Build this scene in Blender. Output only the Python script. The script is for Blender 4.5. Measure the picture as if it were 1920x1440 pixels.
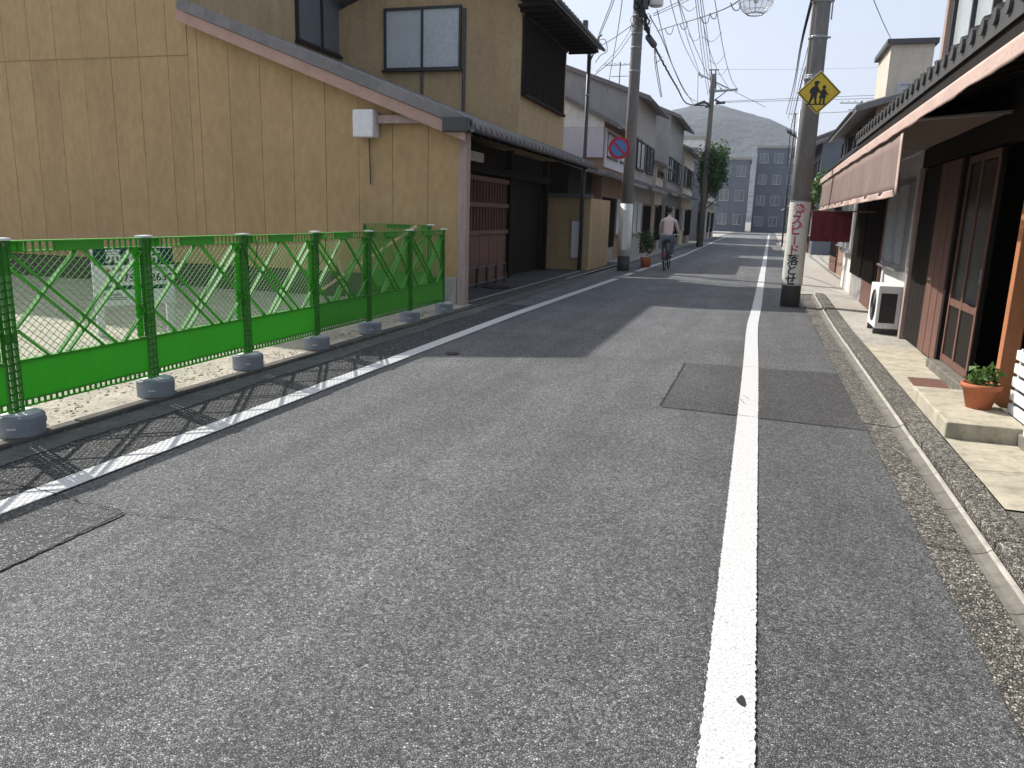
import bpy, math, random
from mathutils import Vector, Matrix
random.seed(7)
S = bpy.context.scene
COL = S.collection
for o in list(bpy.data.objects): bpy.data.objects.remove(o)

# ------------------------------------------------------------------ camera
H = 1.5
F = 1450.0
def _n(v): return v.normalized()
_r = math.radians(1.76)
_L = F*F/(305*math.cos(_r)+465*math.sin(_r))
_dn = _n(Vector((-math.sin(_r)*_L, math.cos(_r)*_L, F)))
_Y = _n(Vector((465, -305, F))); _Z = -_dn; _X = _Y.cross(_Z)
WX = Matrix((_X, _Y, _Z))                 # rows: world axes seen from the camera (x right, y down, z forward)
def at(px, py, Y):
    """world point at distance Y along the street lying in direction px,py"""
    d = WX @ Vector((px-960, py-720, F)); t = Y/d.y
    return Vector((d.x*t, Y, H+d.z*t))
cam = bpy.data.cameras.new('camera'); camo = bpy.data.objects.new('camera', cam); COL.objects.link(camo)
right, down, fwd = (WX @ Vector(v) for v in ((1,0,0),(0,1,0),(0,0,1)))
camo.matrix_world = Matrix.Translation((0,0,H)) @ Matrix((right, -down, -fwd)).transposed().to_4x4()
cam.sensor_width = 36; cam.lens = F/1920*36; cam.clip_start = .05; cam.clip_end = 8000
S.camera = camo
# ------------------------------------------------------------------ sky, sun, exposure
SUN = Vector((-.90, .42, 1.0)).normalized()
el = math.asin(SUN.z); az = math.atan2(SUN.x, SUN.y)
w = bpy.data.worlds.new('World'); S.world = w; w.use_nodes = True
nt = w.node_tree; bg = nt.nodes['Background']
sky = nt.nodes.new('ShaderNodeTexSky'); sky.sky_type = 'NISHITA'; sky.sun_disc = False
sky.sun_elevation = el; sky.sun_rotation = az % (2*math.pi); sky.altitude = 50
sky.air_density = 1.0; sky.dust_density = 6.0; sky.ozone_density = 1.0
_vm = nt.nodes.new('ShaderNodeMix'); _vm.data_type = 'RGBA'                 # thin bright overcast veil over the whole sky
_tc = nt.nodes.new('ShaderNodeTexCoord'); _mp = nt.nodes.new('ShaderNodeMapping'); _mp.inputs['Scale'].default_value = (1, 1, 3)
_vn = nt.nodes.new('ShaderNodeTexNoise'); _vn.inputs['Scale'].default_value = 1.6; _vn.inputs['Detail'].default_value = 6
_vr = nt.nodes.new('ShaderNodeMapRange'); _vr.inputs['From Min'].default_value = .3; _vr.inputs['From Max'].default_value = .7; _vr.inputs['To Min'].default_value = .40; _vr.inputs['To Max'].default_value = .80
nt.links.new(_tc.outputs['Generated'], _mp.inputs[0]); nt.links.new(_mp.outputs[0], _vn.inputs['Vector']); nt.links.new(_vn.outputs[0], _vr.inputs['Value']); nt.links.new(_vr.outputs[0], _vm.inputs[0])
nt.links.new(sky.outputs[0], _vm.inputs[6]); _vm.inputs[7].default_value = (3.75, 4.25, 5.25, 1)
nt.links.new(_vm.outputs[2], bg.inputs[0]); bg.inputs[1].default_value = .132
sl = bpy.data.lights.new('sun', 'SUN'); sl.energy = 4.2; sl.angle = math.radians(.5); sl.color = (1, .955, .89)
so = bpy.data.objects.new('sun', sl); COL.objects.link(so)
so.rotation_euler = SUN.to_track_quat('Z', 'Y').to_euler()
S.view_settings.view_transform = 'Standard'; S.view_settings.look = 'None'
S.view_settings.gamma = 1; S.view_settings.exposure = 0.6; S.view_settings.use_curve_mapping = False
S.render.engine = 'CYCLES'

# ------------------------------------------------------------------ materials
def nodes(name):
    m = bpy.data.materials.new(name); m.use_nodes = True
    return m, m.node_tree.nodes, m.node_tree.links, m.node_tree.nodes['Principled BSDF']
def mixc(N, L, f, a, b, mode='MIX'):
    n = N.new('ShaderNodeMix'); n.data_type = 'RGBA'; n.blend_type = mode
    if isinstance(f, (int, float)): n.inputs[0].default_value = f
    else: L.new(f, n.inputs[0])
    for i, v in ((6, a), (7, b)):
        if isinstance(v, (tuple, list)): n.inputs[i].default_value = (*v[:3], 1)
        else: L.new(v, n.inputs[i])
    return n.outputs[2]
def noise(N, L, scale, detail=4, vec=None, rough=.55):
    n = N.new('ShaderNodeTexNoise'); n.inputs['Scale'].default_value = scale
    n.inputs['Detail'].default_value = detail; n.inputs['Roughness'].default_value = rough
    if vec is not None: L.new(vec, n.inputs['Vector'])
    return n.outputs[0]
def ramp(N, L, src, stops):
    r = N.new('ShaderNodeValToRGB'); L.new(src, r.inputs[0]); e = r.color_ramp.elements
    while len(e) < len(stops): e.new(.5)
    for q, (p, c) in zip(e, stops):
        q.position = p; q.color = (*c, 1) if isinstance(c, (tuple, list)) else (c, c, c, 1)
    return r.outputs[0]
def bump(N, L, P, h, s, d):
    b = N.new('ShaderNodeBump'); b.inputs['Strength'].default_value = s; b.inputs['Distance'].default_value = d
    L.new(h, b.inputs['Height']); L.new(b.outputs[0], P.inputs['Normal'])
def coord(N, L, sc=(1,1,1)):
    t = N.new('ShaderNodeNewGeometry'); mp = N.new('ShaderNodeMapping'); mp.inputs['Scale'].default_value = sc
    L.new(t.outputs['Position'], mp.inputs[0]); return mp.outputs[0]
def mat(name, c, rough=.8, var=.18, scale=3, bumps=.3, bscale=40, bd=.004, stretch=(1,1,1), metal=0, grime=0, rnd=0, spec=.5, trans=0):
    """weathered surface: two scales of colour noise, fine relief, optional dirt and per-piece variation"""
    m, N, L, P = nodes(name)
    v = coord(N, L, stretch)
    a = tuple(x*(1-var) for x in c); b = tuple(min(1, x*(1+var)) for x in c)
    col = mixc(N, L, ramp(N, L, noise(N, L, scale, 5, v), [(.3, 0), (.7, 1)]), a, b)
    fine = noise(N, L, scale*9, 3, v)
    col = mixc(N, L, .35, col, ramp(N, L, fine, [(.3, tuple(x*.7 for x in c)), (.7, tuple(min(1, x*1.25) for x in c))]))
    if grime:
        g = ramp(N, L, noise(N, L, scale*1.7, 6, coord(N, L, (1.3,1.3,.35))), [(.48, 0), (.72, grime)])
        col = mixc(N, L, g, col, tuple(x*.35 for x in c))
    if rnd:
        oi = N.new('ShaderNodeObjectInfo')
        col = mixc(N, L, rnd, col, ramp(N, L, oi.outputs['Random'], [(0, tuple(x*.45 for x in c)), (1, tuple(min(1, x*1.5) for x in c))]))
    L.new(col, P.inputs['Base Color'])
    P.inputs['Roughness'].default_value = rough; P.inputs['Metallic'].default_value = metal
    P.inputs['Specular IOR Level'].default_value = spec
    if bumps: bump(N, L, P, noise(N, L, bscale, 4, v), bumps, bd)
    if trans:
        t = N.new('ShaderNodeBsdfTranslucent'); t.inputs[0].default_value = (*[min(1, x*1.6) for x in c], 1)
        mx = N.new('ShaderNodeMixShader'); mx.inputs[0].default_value = trans
        L.new(P.outputs[0], mx.inputs[1]); L.new(t.outputs[0], mx.inputs[2])
        L.new(mx.outputs[0], N['Material Output'].inputs[0])
    return m
def asphalt(name, lo, hi, scale=105, wear=0.0, bd=.0035, tint=(1,1,1.0), tracks=True):
    """bound stones: irregular cells of two sizes with their own greys, binder pits darkened by painted shade, broad wear and stains"""
    m, N, L, P = nodes(name); v = coord(N, L)
    nz = N.new('ShaderNodeTexNoise'); nz.inputs['Scale'].default_value = scale*1.3; nz.inputs['Detail'].default_value = 2; L.new(v, nz.inputs['Vector'])
    wv = N.new('ShaderNodeVectorMath'); wv.operation = 'MULTIPLY_ADD'; L.new(nz.outputs['Color'], wv.inputs[0]); wv.inputs[1].default_value = (.009,.009,.009); L.new(v, wv.inputs[2])
    vo = N.new('ShaderNodeTexVoronoi'); vo.inputs['Scale'].default_value = scale; vo.inputs['Randomness'].default_value = 1; L.new(wv.outputs[0], vo.inputs['Vector'])
    ve = N.new('ShaderNodeTexVoronoi'); ve.feature = 'DISTANCE_TO_EDGE'; ve.inputs['Scale'].default_value = scale; L.new(wv.outputs[0], ve.inputs['Vector'])
    v2 = N.new('ShaderNodeTexVoronoi'); v2.inputs['Scale'].default_value = scale*.43; L.new(v, v2.inputs['Vector'])
    sep = N.new('ShaderNodeSeparateColor'); L.new(vo.outputs['Color'], sep.inputs[0])
    k = lambda x: tuple(x*t for t in tint)
    grain = ramp(N, L, sep.outputs[0], [(0, k(lo*.55)), (.35, k(lo)), (.8, k(hi)), (.965, k(hi*1.2)), (1, k(min(.7, hi*1.8)))])
    gap_shade = ramp(N, L, ve.outputs['Distance'], [(.0, .22), (.16, 1)])  # shade in the gaps between stones is put into the colour
    col = mixc(N, L, 1, grain, gap_shade, 'MULTIPLY')
    s2 = N.new('ShaderNodeSeparateColor'); L.new(v2.outputs['Color'], s2.inputs[0])
    col = mixc(N, L, 1, col, ramp(N, L, s2.outputs[1], [(0, .72), (.5, 1), (1, 1.2)]), 'MULTIPLY')
    col = mixc(N, L, 1, col, ramp(N, L, noise(N, L, .9, 6, v, .62), [(.28, .78), (.72, 1.2)]), 'MULTIPLY')
    if tracks:
        col = mixc(N, L, 1, col, ramp(N, L, noise(N, L, 1.6, 3, coord(N, L, (1, .03, 1))), [(.35, .84), (.65, 1.14)]), 'MULTIPLY')
        col = mixc(N, L, 1, col, ramp(N, L, noise(N, L, 5, 6, coord(N, L, (1, .18, 1))), [(.35, .9), (.65, 1.08)]), 'MULTIPLY')
        st = ramp(N, L, noise(N, L, 2.3, 7, v, .7), [(.66, 0), (.76, .45)])
        col = mixc(N, L, st, col, (.05, .05, .05))
    L.new(col, P.inputs['Base Color']); P.inputs['Roughness'].default_value = .7; P.inputs['Specular IOR Level'].default_value = .45
    e2 = ramp(N, L, ve.outputs['Distance'], [(0, 0), (.25, 1)])
    ad = N.new('ShaderNodeMath'); ad.operation = 'MULTIPLY_ADD'; L.new(sep.outputs[1], ad.inputs[0]); ad.inputs[1].default_value = .7; L.new(e2, ad.inputs[2])
    bump(N, L, P, ad.outputs[0], 1.0, bd)
    return m
def linepaint(name, c=.59, thr=.62):
    m, N, L, P = nodes(name); v = coord(N, L)
    a = ramp(N, L, noise(N, L, 110, 4, v), [(.32, .62), (.6, 1)])
    a = mixc(N, L, 1, a, (c, c, c*.985), 'MULTIPLY')
    chips = ramp(N, L, noise(N, L, 75, 6, v, .7), [(thr-.02, 0), (thr+.04, 1)])
    col = mixc(N, L, chips, a, (.16, .16, .155))
    cross = ramp(N, L, noise(N, L, 6, 4, coord(N, L, (.6, 9, 1))), [(.62, 0), (.75, .5)])
    col = mixc(N, L, cross, col, (.3, .3, .29))
    L.new(col, P.inputs['Base Color']); P.inputs['Roughness'].default_value = .7
    vo = N.new('ShaderNodeTexVoronoi'); vo.inputs['Scale'].default_value = 105; L.new(v, vo.inputs['Vector'])
    bump(N, L, P, vo.outputs['Distance'], .45, .003)
    return m
def glass(name, c=(.05,.06,.07), r=.06):
    m, N, L, P = nodes(name); P.inputs['Base Color'].default_value = (*c, 1); P.inputs['Roughness'].default_value = r
    P.inputs['Specular IOR Level'].default_value = .8
    bump(N, L, P, noise(N, L, 1.5, 2, coord(N, L)), .15, .02); return m
def flat(name, c, rough=.6, metal=0):
    m, N, L, P = nodes(name)
    col = mixc(N, L, ramp(N, L, noise(N, L, 12, 5, coord(N, L)), [(.3, 0), (.7, 1)]), tuple(x*.88 for x in c), tuple(min(1,x*1.06) for x in c))
    L.new(col, P.inputs['Base Color']); P.inputs['Roughness'].default_value = rough; P.inputs['Metallic'].default_value = metal; return m
M = {}
M['road'] = asphalt('asphalt', .178, .30, 132, bd=.005, tint=(.98,1,1.01))
M['patch'] = asphalt('patch_asphalt', .075, .155, 115)
M['edge'] = asphalt('coarse_edge_asphalt', .05, .16, 70, bd=.007)
M['patch2'] = asphalt('old_patch_asphalt', .085, .20, 85, bd=.006, tint=(.98,1,1.01))
M['worn'] = asphalt('worn_aggregate_concrete', .17, .42, 78, bd=.008, tint=(1,.94,.80), tracks=False)
M['worn2'] = asphalt('old_path_concrete', .24, .42, 120, bd=.004, tint=(1,.95,.85), tracks=False)
M['line'] = linepaint('road_paint')
M['crack'] = flat('crack_dark', (.02,.02,.02), .95)
M['conc'] = mat('concrete', (.36,.34,.30), .88, .22, 4, .5, 90, .003, grime=.5)
M['conc_s'] = mat('smooth_gutter_concrete', (.155,.145,.122), .8, .25, 5, .4, 80, .002, grime=.6)
M['kerb'] = mat('kerb_old', (.075,.070,.058), .9, .35, 6, .7, 50, .006, grime=.6)
M['strip'] = mat('gutter_strip_old', (.11,.108,.098), .9, .35, 6, .7, 50, .006, grime=.6)
M['lot'] = mat('lot_soil', (.37,.34,.275), .95, .35, 5, 1, 26, .03, grime=.25)
M['apron'] = mat('apron_concrete', (.42,.385,.30), .88, .25, 4, .7, 70, .004, grime=.55)
M['pebble'] = mat('pebble', (.38,.35,.30), .85, .4, 14, .3)
M['leaf_dry'] = mat('dry_leaf', (.16,.10,.05), .8, .4, 14, 0)
M['green'] = mat('green_plastic', (.065,.36,.02), .56, .12, 5, .12, 60, .001, spec=1.0, trans=.40, grime=.18)
M['green_dk'] = mat('green_plastic_frame', (.035,.235,.015), .5, .15, 5, .12, 60, .001, spec=.7, trans=.28, grime=.3)
M['cap'] = flat('pale_cap', (.8,.82,.78), .5)
M['weight'] = mat('rubber_weight', (.22,.24,.255), .75, .15, 7, .3, 70, .002)
M['plate'] = flat('weight_top_glare', (.52,.54,.55), .5)  # paler grey puts the glare on the weight tops into the colour
M['notch'] = flat('pale_notch', (.55,.56,.56), .5)
M['wall'] = mat('ochre_render', (.42,.285,.14), .9, .1, 1.2, .5, 120, .002, (1,1,.5), grime=.14, rnd=.06)
M['wall2'] = mat('tan_render', (.41,.30,.165), .9, .1, 1.5, .4, 90, .002, grime=.25)
M['found'] = mat('foundation', (.085,.075,.055), .9, .25, 5, .5, 60)
M['tile'] = mat('roof_tile', (.175,.165,.16), .55, .25, 8, .3, 30, .003, rnd=.25)
M['tile_dk'] = mat('dark_roof_tile', (.055,.056,.055), .6, .3, 8, .3, 30, .003, rnd=.25)
M['verge'] = mat('verge_board', (.42,.27,.21), .75, .15, 3, .2)
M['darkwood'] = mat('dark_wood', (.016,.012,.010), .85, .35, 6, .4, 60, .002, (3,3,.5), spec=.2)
M['brown'] = mat('brown_wood', (.15,.075,.055), .65, .3, 6, .3, 60, .002, (3,3,.5))
M['redwood'] = mat('orange_wood', (.42,.17,.07), .6, .2, 6, .3, 60, .002, (3,3,.5))
M['pinkwood'] = mat('weathered_post', (.36,.27,.235), .8, .2, 6, .3, 60, .002, (3,3,.5))
M['plank'] = mat('raw_plank', (.62,.45,.28), .75, .2, 6, .3, 60, .002, (3,3,1))
M['alu'] = flat('dark_window_frame', (.05,.05,.055), .4, .6)
M['alu_l'] = flat('silver_frame', (.45,.45,.46), .35, .7)
M['pane'] = glass('window_pane', (.12,.14,.16))
M['shop_pane'] = glass('shop_pane', (.012,.012,.012), .22)
M['frost'] = mat('frosted_pane', (.42,.46,.47), .25, .12, 1.5, 0, spec=.8)
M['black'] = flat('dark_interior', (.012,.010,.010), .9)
M['pole'] = mat('pole_concrete', (.20,.19,.175), .85, .15, 3, .4, 60, .002, (1,1,.25), grime=.4)
M['polebase'] = mat('pole_base_paint', (.05,.052,.05), .8, .3, 5, .3)
M['steel'] = mat('galvanised_steel', (.30,.31,.32), .5, .15, 8, .1, metal=.6)
M['dksteel'] = mat('dark_steel', (.07,.07,.075), .5, .2, 8, .1, metal=.3)
M['white'] = mat('white_paint', (.72,.72,.70), .6, .06, 4, .1, grime=.15)
M['wrap'] = mat('pole_wrap', (.66,.65,.58), .5, .05, 5, .25, 9, .01, grime=.18)
M['red'] = flat('sign_red', (.55,.03,.07), .5)
M['magenta'] = flat('print_magenta', (.5,.045,.12), .55)
M['ink'] = flat('print_black', (.02,.02,.02), .55)
M['navy'] = flat('sign_navy', (.008,.028,.05), .5)
M['blue'] = flat('sign_blue', (.10,.25,.55), .5)
M['yellow'] = flat('sign_yellow', (.66,.47,.03), .45)
M['cable'] = flat('cable_black', (.015,.015,.015), .6)
M['wire'] = flat('wire_grey', (.08,.08,.09), .5)
M['insul'] = flat('porcelain', (.6,.6,.58), .3)
M['lav'] = mat('lavender_panel', (.54,.53,.58), .6, .06, 2, .1)
M['cream'] = mat('cream_render', (.56,.51,.42), .9, .1, 2, .3, 60, grime=.3)
M['greyw'] = mat('grey_render', (.31,.30,.29), .9, .12, 2, .3, 60, grime=.3)
M['slatew'] = mat('slate_cladding', (.13,.15,.18), .7, .12, 2, .2, 60)
M['whitew'] = mat('white_render', (.68,.67,.64), .88, .08, 2, .3, 60, grime=.3)
M['brownw'] = mat('brown_render', (.27,.17,.12), .9, .15, 2, .3, 60, grime=.3)
M['awning'] = mat('awning_cloth', (.26,.19,.165), .85, .12, 4, .3, 90, .002, trans=.2, grime=.2)
M['awntrim'] = mat('awning_trim', (.48,.35,.30), .8, .1, 4, .2)
M['noren'] = mat('dark_red_cloth', (.10,.008,.014), .85, .2, 5, .3)
M['terra'] = mat('terracotta', (.40,.13,.06), .8, .2, 8, .3)
M['copper'] = mat('orange_pipe', (.50,.20,.11), .55, .15, 8, .2)
M['leaf'] = mat('foliage', (.045,.10,.03), .6, .5, 3, 0, rnd=.2, trans=.15)
M['leaf2'] = mat('foliage_light', (.09,.17,.04), .6, .4, 3, 0, trans=.15)
M['trunk'] = mat('bark', (.10,.075,.055), .9, .3, 8, .8, 30, .01)
M['hill'] = mat('forest_hill', (.028,.04,.05), .95, .5, .03, .8, .08, 8)
M['ground'] = mat('town_ground', (.2,.19,.17), .95, .2, .3, 0)
M['iron'] = mat('manhole_iron', (.045,.04,.038), .55, .3, 20, .6, 60, .002, metal=.5)
M['skin'] = flat('skin', (.52,.33,.24), .55)
M['hair'] = flat('hair', (.015,.012,.01), .5)
M['shirt'] = mat('shirt', (.68,.55,.52), .85, .06, 8, .3)
M['jeans'] = mat('jeans', (.10,.13,.17), .85, .15, 8, .3)
M['rubber'] = flat('tyre', (.02,.02,.02), .7)
M['chrome'] = flat('chrome', (.6,.6,.6), .25, .9)

# ------------------------------------------------------------------ mesh builder
def root_loc(p):
    l = Vector((0,0,0))
    while p is not None: l += p.location; p = p.parent
    return l
class MB:
    def __init__(s): s.v = []; s.f = []; s.smooth = False
    def add(s, vs, fs):
        n = len(s.v); s.v += [Vector(v) for v in vs]; s.f += [tuple(i+n for i in f) for f in fs]; return s
    def box(s, x0, x1, y0, y1, z0, z1):
        return s.add([(x0,y0,z0),(x1,y0,z0),(x1,y1,z0),(x0,y1,z0),(x0,y0,z1),(x1,y0,z1),(x1,y1,z1),(x0,y1,z1)],
                     [(0,3,2,1),(4,5,6,7),(0,1,5,4),(1,2,6,5),(2,3,7,6),(3,0,4,7)])
    def bar(s, a, b, w, d, up=(0,0,1)):
        a = Vector(a); b = Vector(b); t = (b-a).normalized(); u = t.cross(Vector(up))
        if u.length < 1e-4: u = t.cross(Vector((1,0,0)))
        u.normalize(); n = u.cross(t)
        u *= w/2; n *= d/2
        return s.add([a-u-n, a+u-n, a+u+n, a-u+n, b-u-n, b+u-n, b+u+n, b-u+n],
                     [(0,3,2,1),(4,5,6,7),(0,1,5,4),(1,2,6,5),(2,3,7,6),(3,0,4,7)])
    def tube(s, pts, r, n=6, cap=True):
        pts = [Vector(p) for p in pts]; rs = r if isinstance(r, (list, tuple)) else [r]*len(pts)
        base = len(s.v)
        for i, p in enumerate(pts):
            t = (pts[min(i+1, len(pts)-1)]-pts[max(i-1, 0)]).normalized()
            u = t.cross(Vector((0,0,1))) if abs(t.z) < .95 else t.cross(Vector((0,1,0)))
            u.normalize(); q = t.cross(u)
            for k in range(n):
                a = 2*math.pi*k/n; s.v.append(p+(u*math.cos(a)+q*math.sin(a))*rs[i])
        for i in range(len(pts)-1):
            for k in range(n):
                a = base+i*n+k; b = base+i*n+(k+1)%n; s.f.append((a, b, b+n, a+n))
        if cap:
            s.f.append(tuple(base+k for k in reversed(range(n)))); e = base+(len(pts)-1)*n; s.f.append(tuple(e+k for k in range(n)))
        return s
    def lathe(s, prof, c=(0,0,0), n=24):
        base = len(s.v); c = Vector(c)
        for r, z in prof:
            for k in range(n):
                a = 2*math.pi*k/n; s.v.append(c+Vector((r*math.cos(a), r*math.sin(a), z)))
        for i in range(len(prof)-1):
            for k in range(n):
                a = base+i*n+k; b = base+i*n+(k+1)%n; s.f.append((a, b, b+n, a+n))
        s.f.append(tuple(base+k for k in reversed(range(n)))); e = base+(len(prof)-1)*n; s.f.append(tuple(e+k for k in range(n)))
        return s
    def prism(s, poly, d):
        """poly: list of 3D points, extruded by vector d"""
        d = Vector(d); n = len(poly); p = [Vector(q) for q in poly]
        s.add(p+[q+d for q in p], [tuple(reversed(range(n))), tuple(range(n, 2*n))]+[(i, (i+1)%n, (i+1)%n+n, i+n) for i in range(n)])
        return s
    def mesh(s, name, m, off=Vector((0,0,0)), smooth=False):
        me = bpy.data.meshes.new(name); me.from_pydata([tuple(v-off) for v in s.v], [], s.f); me.materials.append(m)
        if smooth: me.polygons.foreach_set('use_smooth', [True]*len(me.polygons))
        me.update(); return me
    def build(s, name, m, parent=None, smooth=False, **tags):
        off = root_loc(parent) if parent else Vector((0,0,0))
        o = bpy.data.objects.new(name, s.mesh(name, m, off, smooth)); COL.objects.link(o)
        if parent: o.parent = parent
        for k, v in tags.items(): o[k] = v
        return o
def fixn(o):
    import bmesh
    b = bmesh.new(); b.from_mesh(o.data); bmesh.ops.recalc_face_normals(b, faces=b.faces); b.to_mesh(o.data); b.free(); return o
def bevel(o, w=.004, seg=2):
    m = o.modifiers.new('bevel', 'BEVEL'); m.width = w; m.segments = seg; m.limit_method = 'ANGLE'; return o
def thing(name, label, cat, loc, group=None):
    o = bpy.data.objects.new(name, None); COL.objects.link(o); o.location = loc; o.empty_display_size = .2
    o['label'] = label; o['category'] = cat
    if group: o['group'] = group
    return o
def tag(o, label, cat, group=None):
    o['label'] = label; o['category'] = cat
    if group: o['group'] = group
    return o
def struct(o): o['kind'] = 'structure'; return o
def copy_tree(o, parent=None):
    kids = [c for c in COL.objects if c.parent == o]
    c = o.copy(); COL.objects.link(c)
    if parent: c.parent = parent
    for k in kids: copy_tree(k, c)
    return c
def piece(name, me, parent, loc, rot=(0,0,0), sc=None):
    o = bpy.data.objects.new(name, me); COL.objects.link(o); o.parent = parent
    o.location = Vector(loc)-root_loc(parent); o.rotation_euler = rot
    if sc: o.scale = sc
    return o
def text(body, size, m, name, parent, place, bold=.0, align='CENTER', depth=.0006):
    """flat print: text outlines turned into a mesh; place maps (x, y, lift) in metres to a world point"""
    cu = bpy.data.curves.new('t', 'FONT'); cu.body = body; cu.size = size; cu.align_x = align; cu.align_y = 'CENTER'
    cu.offset = bold; cu.resolution_u = 3
    to = bpy.data.objects.new('t', cu); COL.objects.link(to)
    dg = bpy.context.evaluated_depsgraph_get(); me = bpy.data.meshes.new_from_object(to.evaluated_get(dg))
    bpy.data.objects.remove(to); bpy.data.curves.remove(cu)
    off = root_loc(parent)
    for v in me.vertices: v.co = Vector(place(v.co.x, v.co.y))-off
    me.name = name; me.materials.clear(); me.materials.append(m)
    o = bpy.data.objects.new(name, me); COL.objects.link(o); o.parent = parent; return o

def bend(Y): return 0 if Y < 12 else .0118*(Y-12)

# ================================================================== SETTING
def sheet(name, xl, xr, y0, y1, z, m, step=.5, jit=0, parent=None):
    """strip between two edge functions"""
    b = MB(); n = max(1, int((y1-y0)/step)); f = lambda g, y: g(y) if callable(g) else g
    for i in range(n+1):
        y = y0+(y1-y0)*i/n
        b.v += [Vector((f(xl,y)+random.uniform(-jit,jit), y, z)), Vector((f(xr,y)+random.uniform(-jit,jit), y, z))]
    for i in range(n): b.f.append((2*i, 2*i+1, 2*i+3, 2*i+2))
    return b.build(name, m, parent)
g = MB().add([(-2500,-600,-.12),(2500,-600,-.12),(2500,3500,-.12),(-2500,3500,-.12)], [(0,1,2,3)]).build('ground', M['ground']); struct(g)
rl = lambda y: -3.75+(.25*min(1, max(0, (y-12)/14))) + bend(y)*.6
struct(sheet('road', lambda y: -4.27+bend(y), lambda y: .905+bend(y), -6, 150, 0, M['road'], 1))
# jagged dark edge band on the left: coarse worn asphalt, and smooth gutter strip beside the kerb
struct(sheet('road_edge', lambda y: -4.12, lambda y: -3.54, -4, 12.5, .004, M['edge'], .03, .012))
struct(sheet('gutter_strip', lambda y: -4.27, lambda y: -4.0+.02*math.sin(y*3), -4, 20, .008, M['strip'], .03, .012))
# asphalt patches
def poly(name, pts, z, m): return MB().add([(x, y, z) for x, y in pts], [tuple(range(len(pts)))]).build(name, m)
def rough_poly(pts, j=.006, st=.03):
    out = []
    for i in range(len(pts)):
        a = Vector(pts[i]); b = Vector(pts[(i+1)%len(pts)]); n = max(1, int((b-a).length/st))
        out += [tuple(a+(b-a)*k/n+Vector((random.uniform(-j,j), random.uniform(-j,j)))) for k in range(n)]
    return out
struct(poly('road_patch', rough_poly([(-.64,6.2),(.9,6.1),(.9,8.4),(-.62,8.28)]), .004, M['patch']))
struct(poly('road_patch', rough_poly([(-3.54,-3),(-2.84,-3),(-2.84,2.85),(-3.54,2.92)]), .006, M['patch2']))
def crack(pts, w=.01, z=.0078, st=.03, j=.006, taper=True):
    b = MB(); P = []
    for i in range(len(pts)-1):
        a = Vector(pts[i]); c = Vector(pts[i+1]); n = max(1, int((c-a).length/st))
        P += [a+(c-a)*k/n for k in range(n)]
    P.append(Vector(pts[-1])); L = len(P)
    for i, p in enumerate(P):
        t = (P[min(i+1,L-1)]-P[max(i-1,0)]).normalized(); q = Vector((-t.y, t.x))
        ww = w*random.uniform(.3,1.1)*(1-.85*i/L if taper else 1); p = p+q*random.uniform(-j,j)
        b.v += [Vector((*(p-q*ww/2), z)), Vector((*(p+q*ww/2), z))]
    for i in range(L-1): b.f.append((2*i, 2*i+1, 2*i+3, 2*i+2))
    return struct(b.build('road_crack', M['crack']))
crack([(-.64,6.22),(-.62,8.28)], .022, taper=False); crack([(-.62,8.28),(.35,8.34)], .014); crack([(-.66,6.2),(-.72,6.05)], .012)
crack([(-.6,6.22),(.9,6.1)], .006); crack([(.9,8.4),(.1,8.33)], .006); crack([(-.12,6.17),(.17,6.14)], .012, .0112)
crack([(-4.0,2.98),(-3.5,2.95),(-2.86,2.86)], .012, .0112, taper=False); crack([(-2.86,2.86),(-2.6,2.9),(-2.42,2.92),(-2.2,2.84),(-1.95,2.86)], .009)
crack([(-2.86,2.86),(-2.84,2.2),(-2.83,1.2),(-2.84,0)], .010, taper=False)
crack([(-.05,8.34),(.22,8.36)], .012, .0112); crack([(.0,6.9),(.06,6.75),(.15,6.72)], .010, .0112); crack([(-.02,6.75),(.03,6.55),(.12,6.5)], .008, .0112)
crack([(-4.0,20.6),(-1.5,20.9),(.9,20.2)], .02, taper=False); crack([(-3.2,24.5),(.9,25.5)], .02, taper=False); crack([(-2.2,11.2),(-1.2,12.8),(-.9,14.0)], .006)
# painted lines
LL = lambda y: -3.44+(0 if y < 11 else min(.5, .022*(y-11)))
RR = lambda y: .05-.02*math.exp(-((y-11.6)/2.2)**2)+(0 if y<10 else .004*(y-10))+bend(y)*.75
for (y0, y1) in ((-1.5, 19.2), (20.3, 21.5), (22.2, 75)):
    struct(sheet('edge_line', lambda y: LL(y)-.085, lambda y: LL(y)+.075, y0, y1, .0095, M['line'], .012, .0035))
struct(sheet('edge_line', lambda y: RR(y)-.078, lambda y: RR(y)+.077, -1.5, 100, .0085, M['line'], .012, .0035))
# black tar blob on the line, pale crossing marks
struct(MB().add([(.085+.018*math.cos(a)*random.uniform(.6,1.2), 2.32+.03*math.sin(a)*random.uniform(.6,1.2), .0112) for a in [i*.52 for i in range(12)]], [tuple(range(12))]).build('tar_spot', M['crack']))
struct(sheet('stop_line', -2.6, .1, 58.0, 58.5, .012, M['line'], .5))
# road drain lid and metal lids
lid = MB().lathe([(.075,0),(.075,.006)], (-3.04,7.68,.004), 20).build('drain_lid', M['iron']); tag(lid, 'small round black iron lid set in the road beside the left white line', 'manhole')
lid = MB().lathe([(.30,0),(.30,.008),(.27,.011)], (-5.0,15.0,.03), 28).build('manhole_cover', M['iron']); tag(lid, 'round iron manhole cover on the pavement in front of the ochre house', 'manhole')

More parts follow.
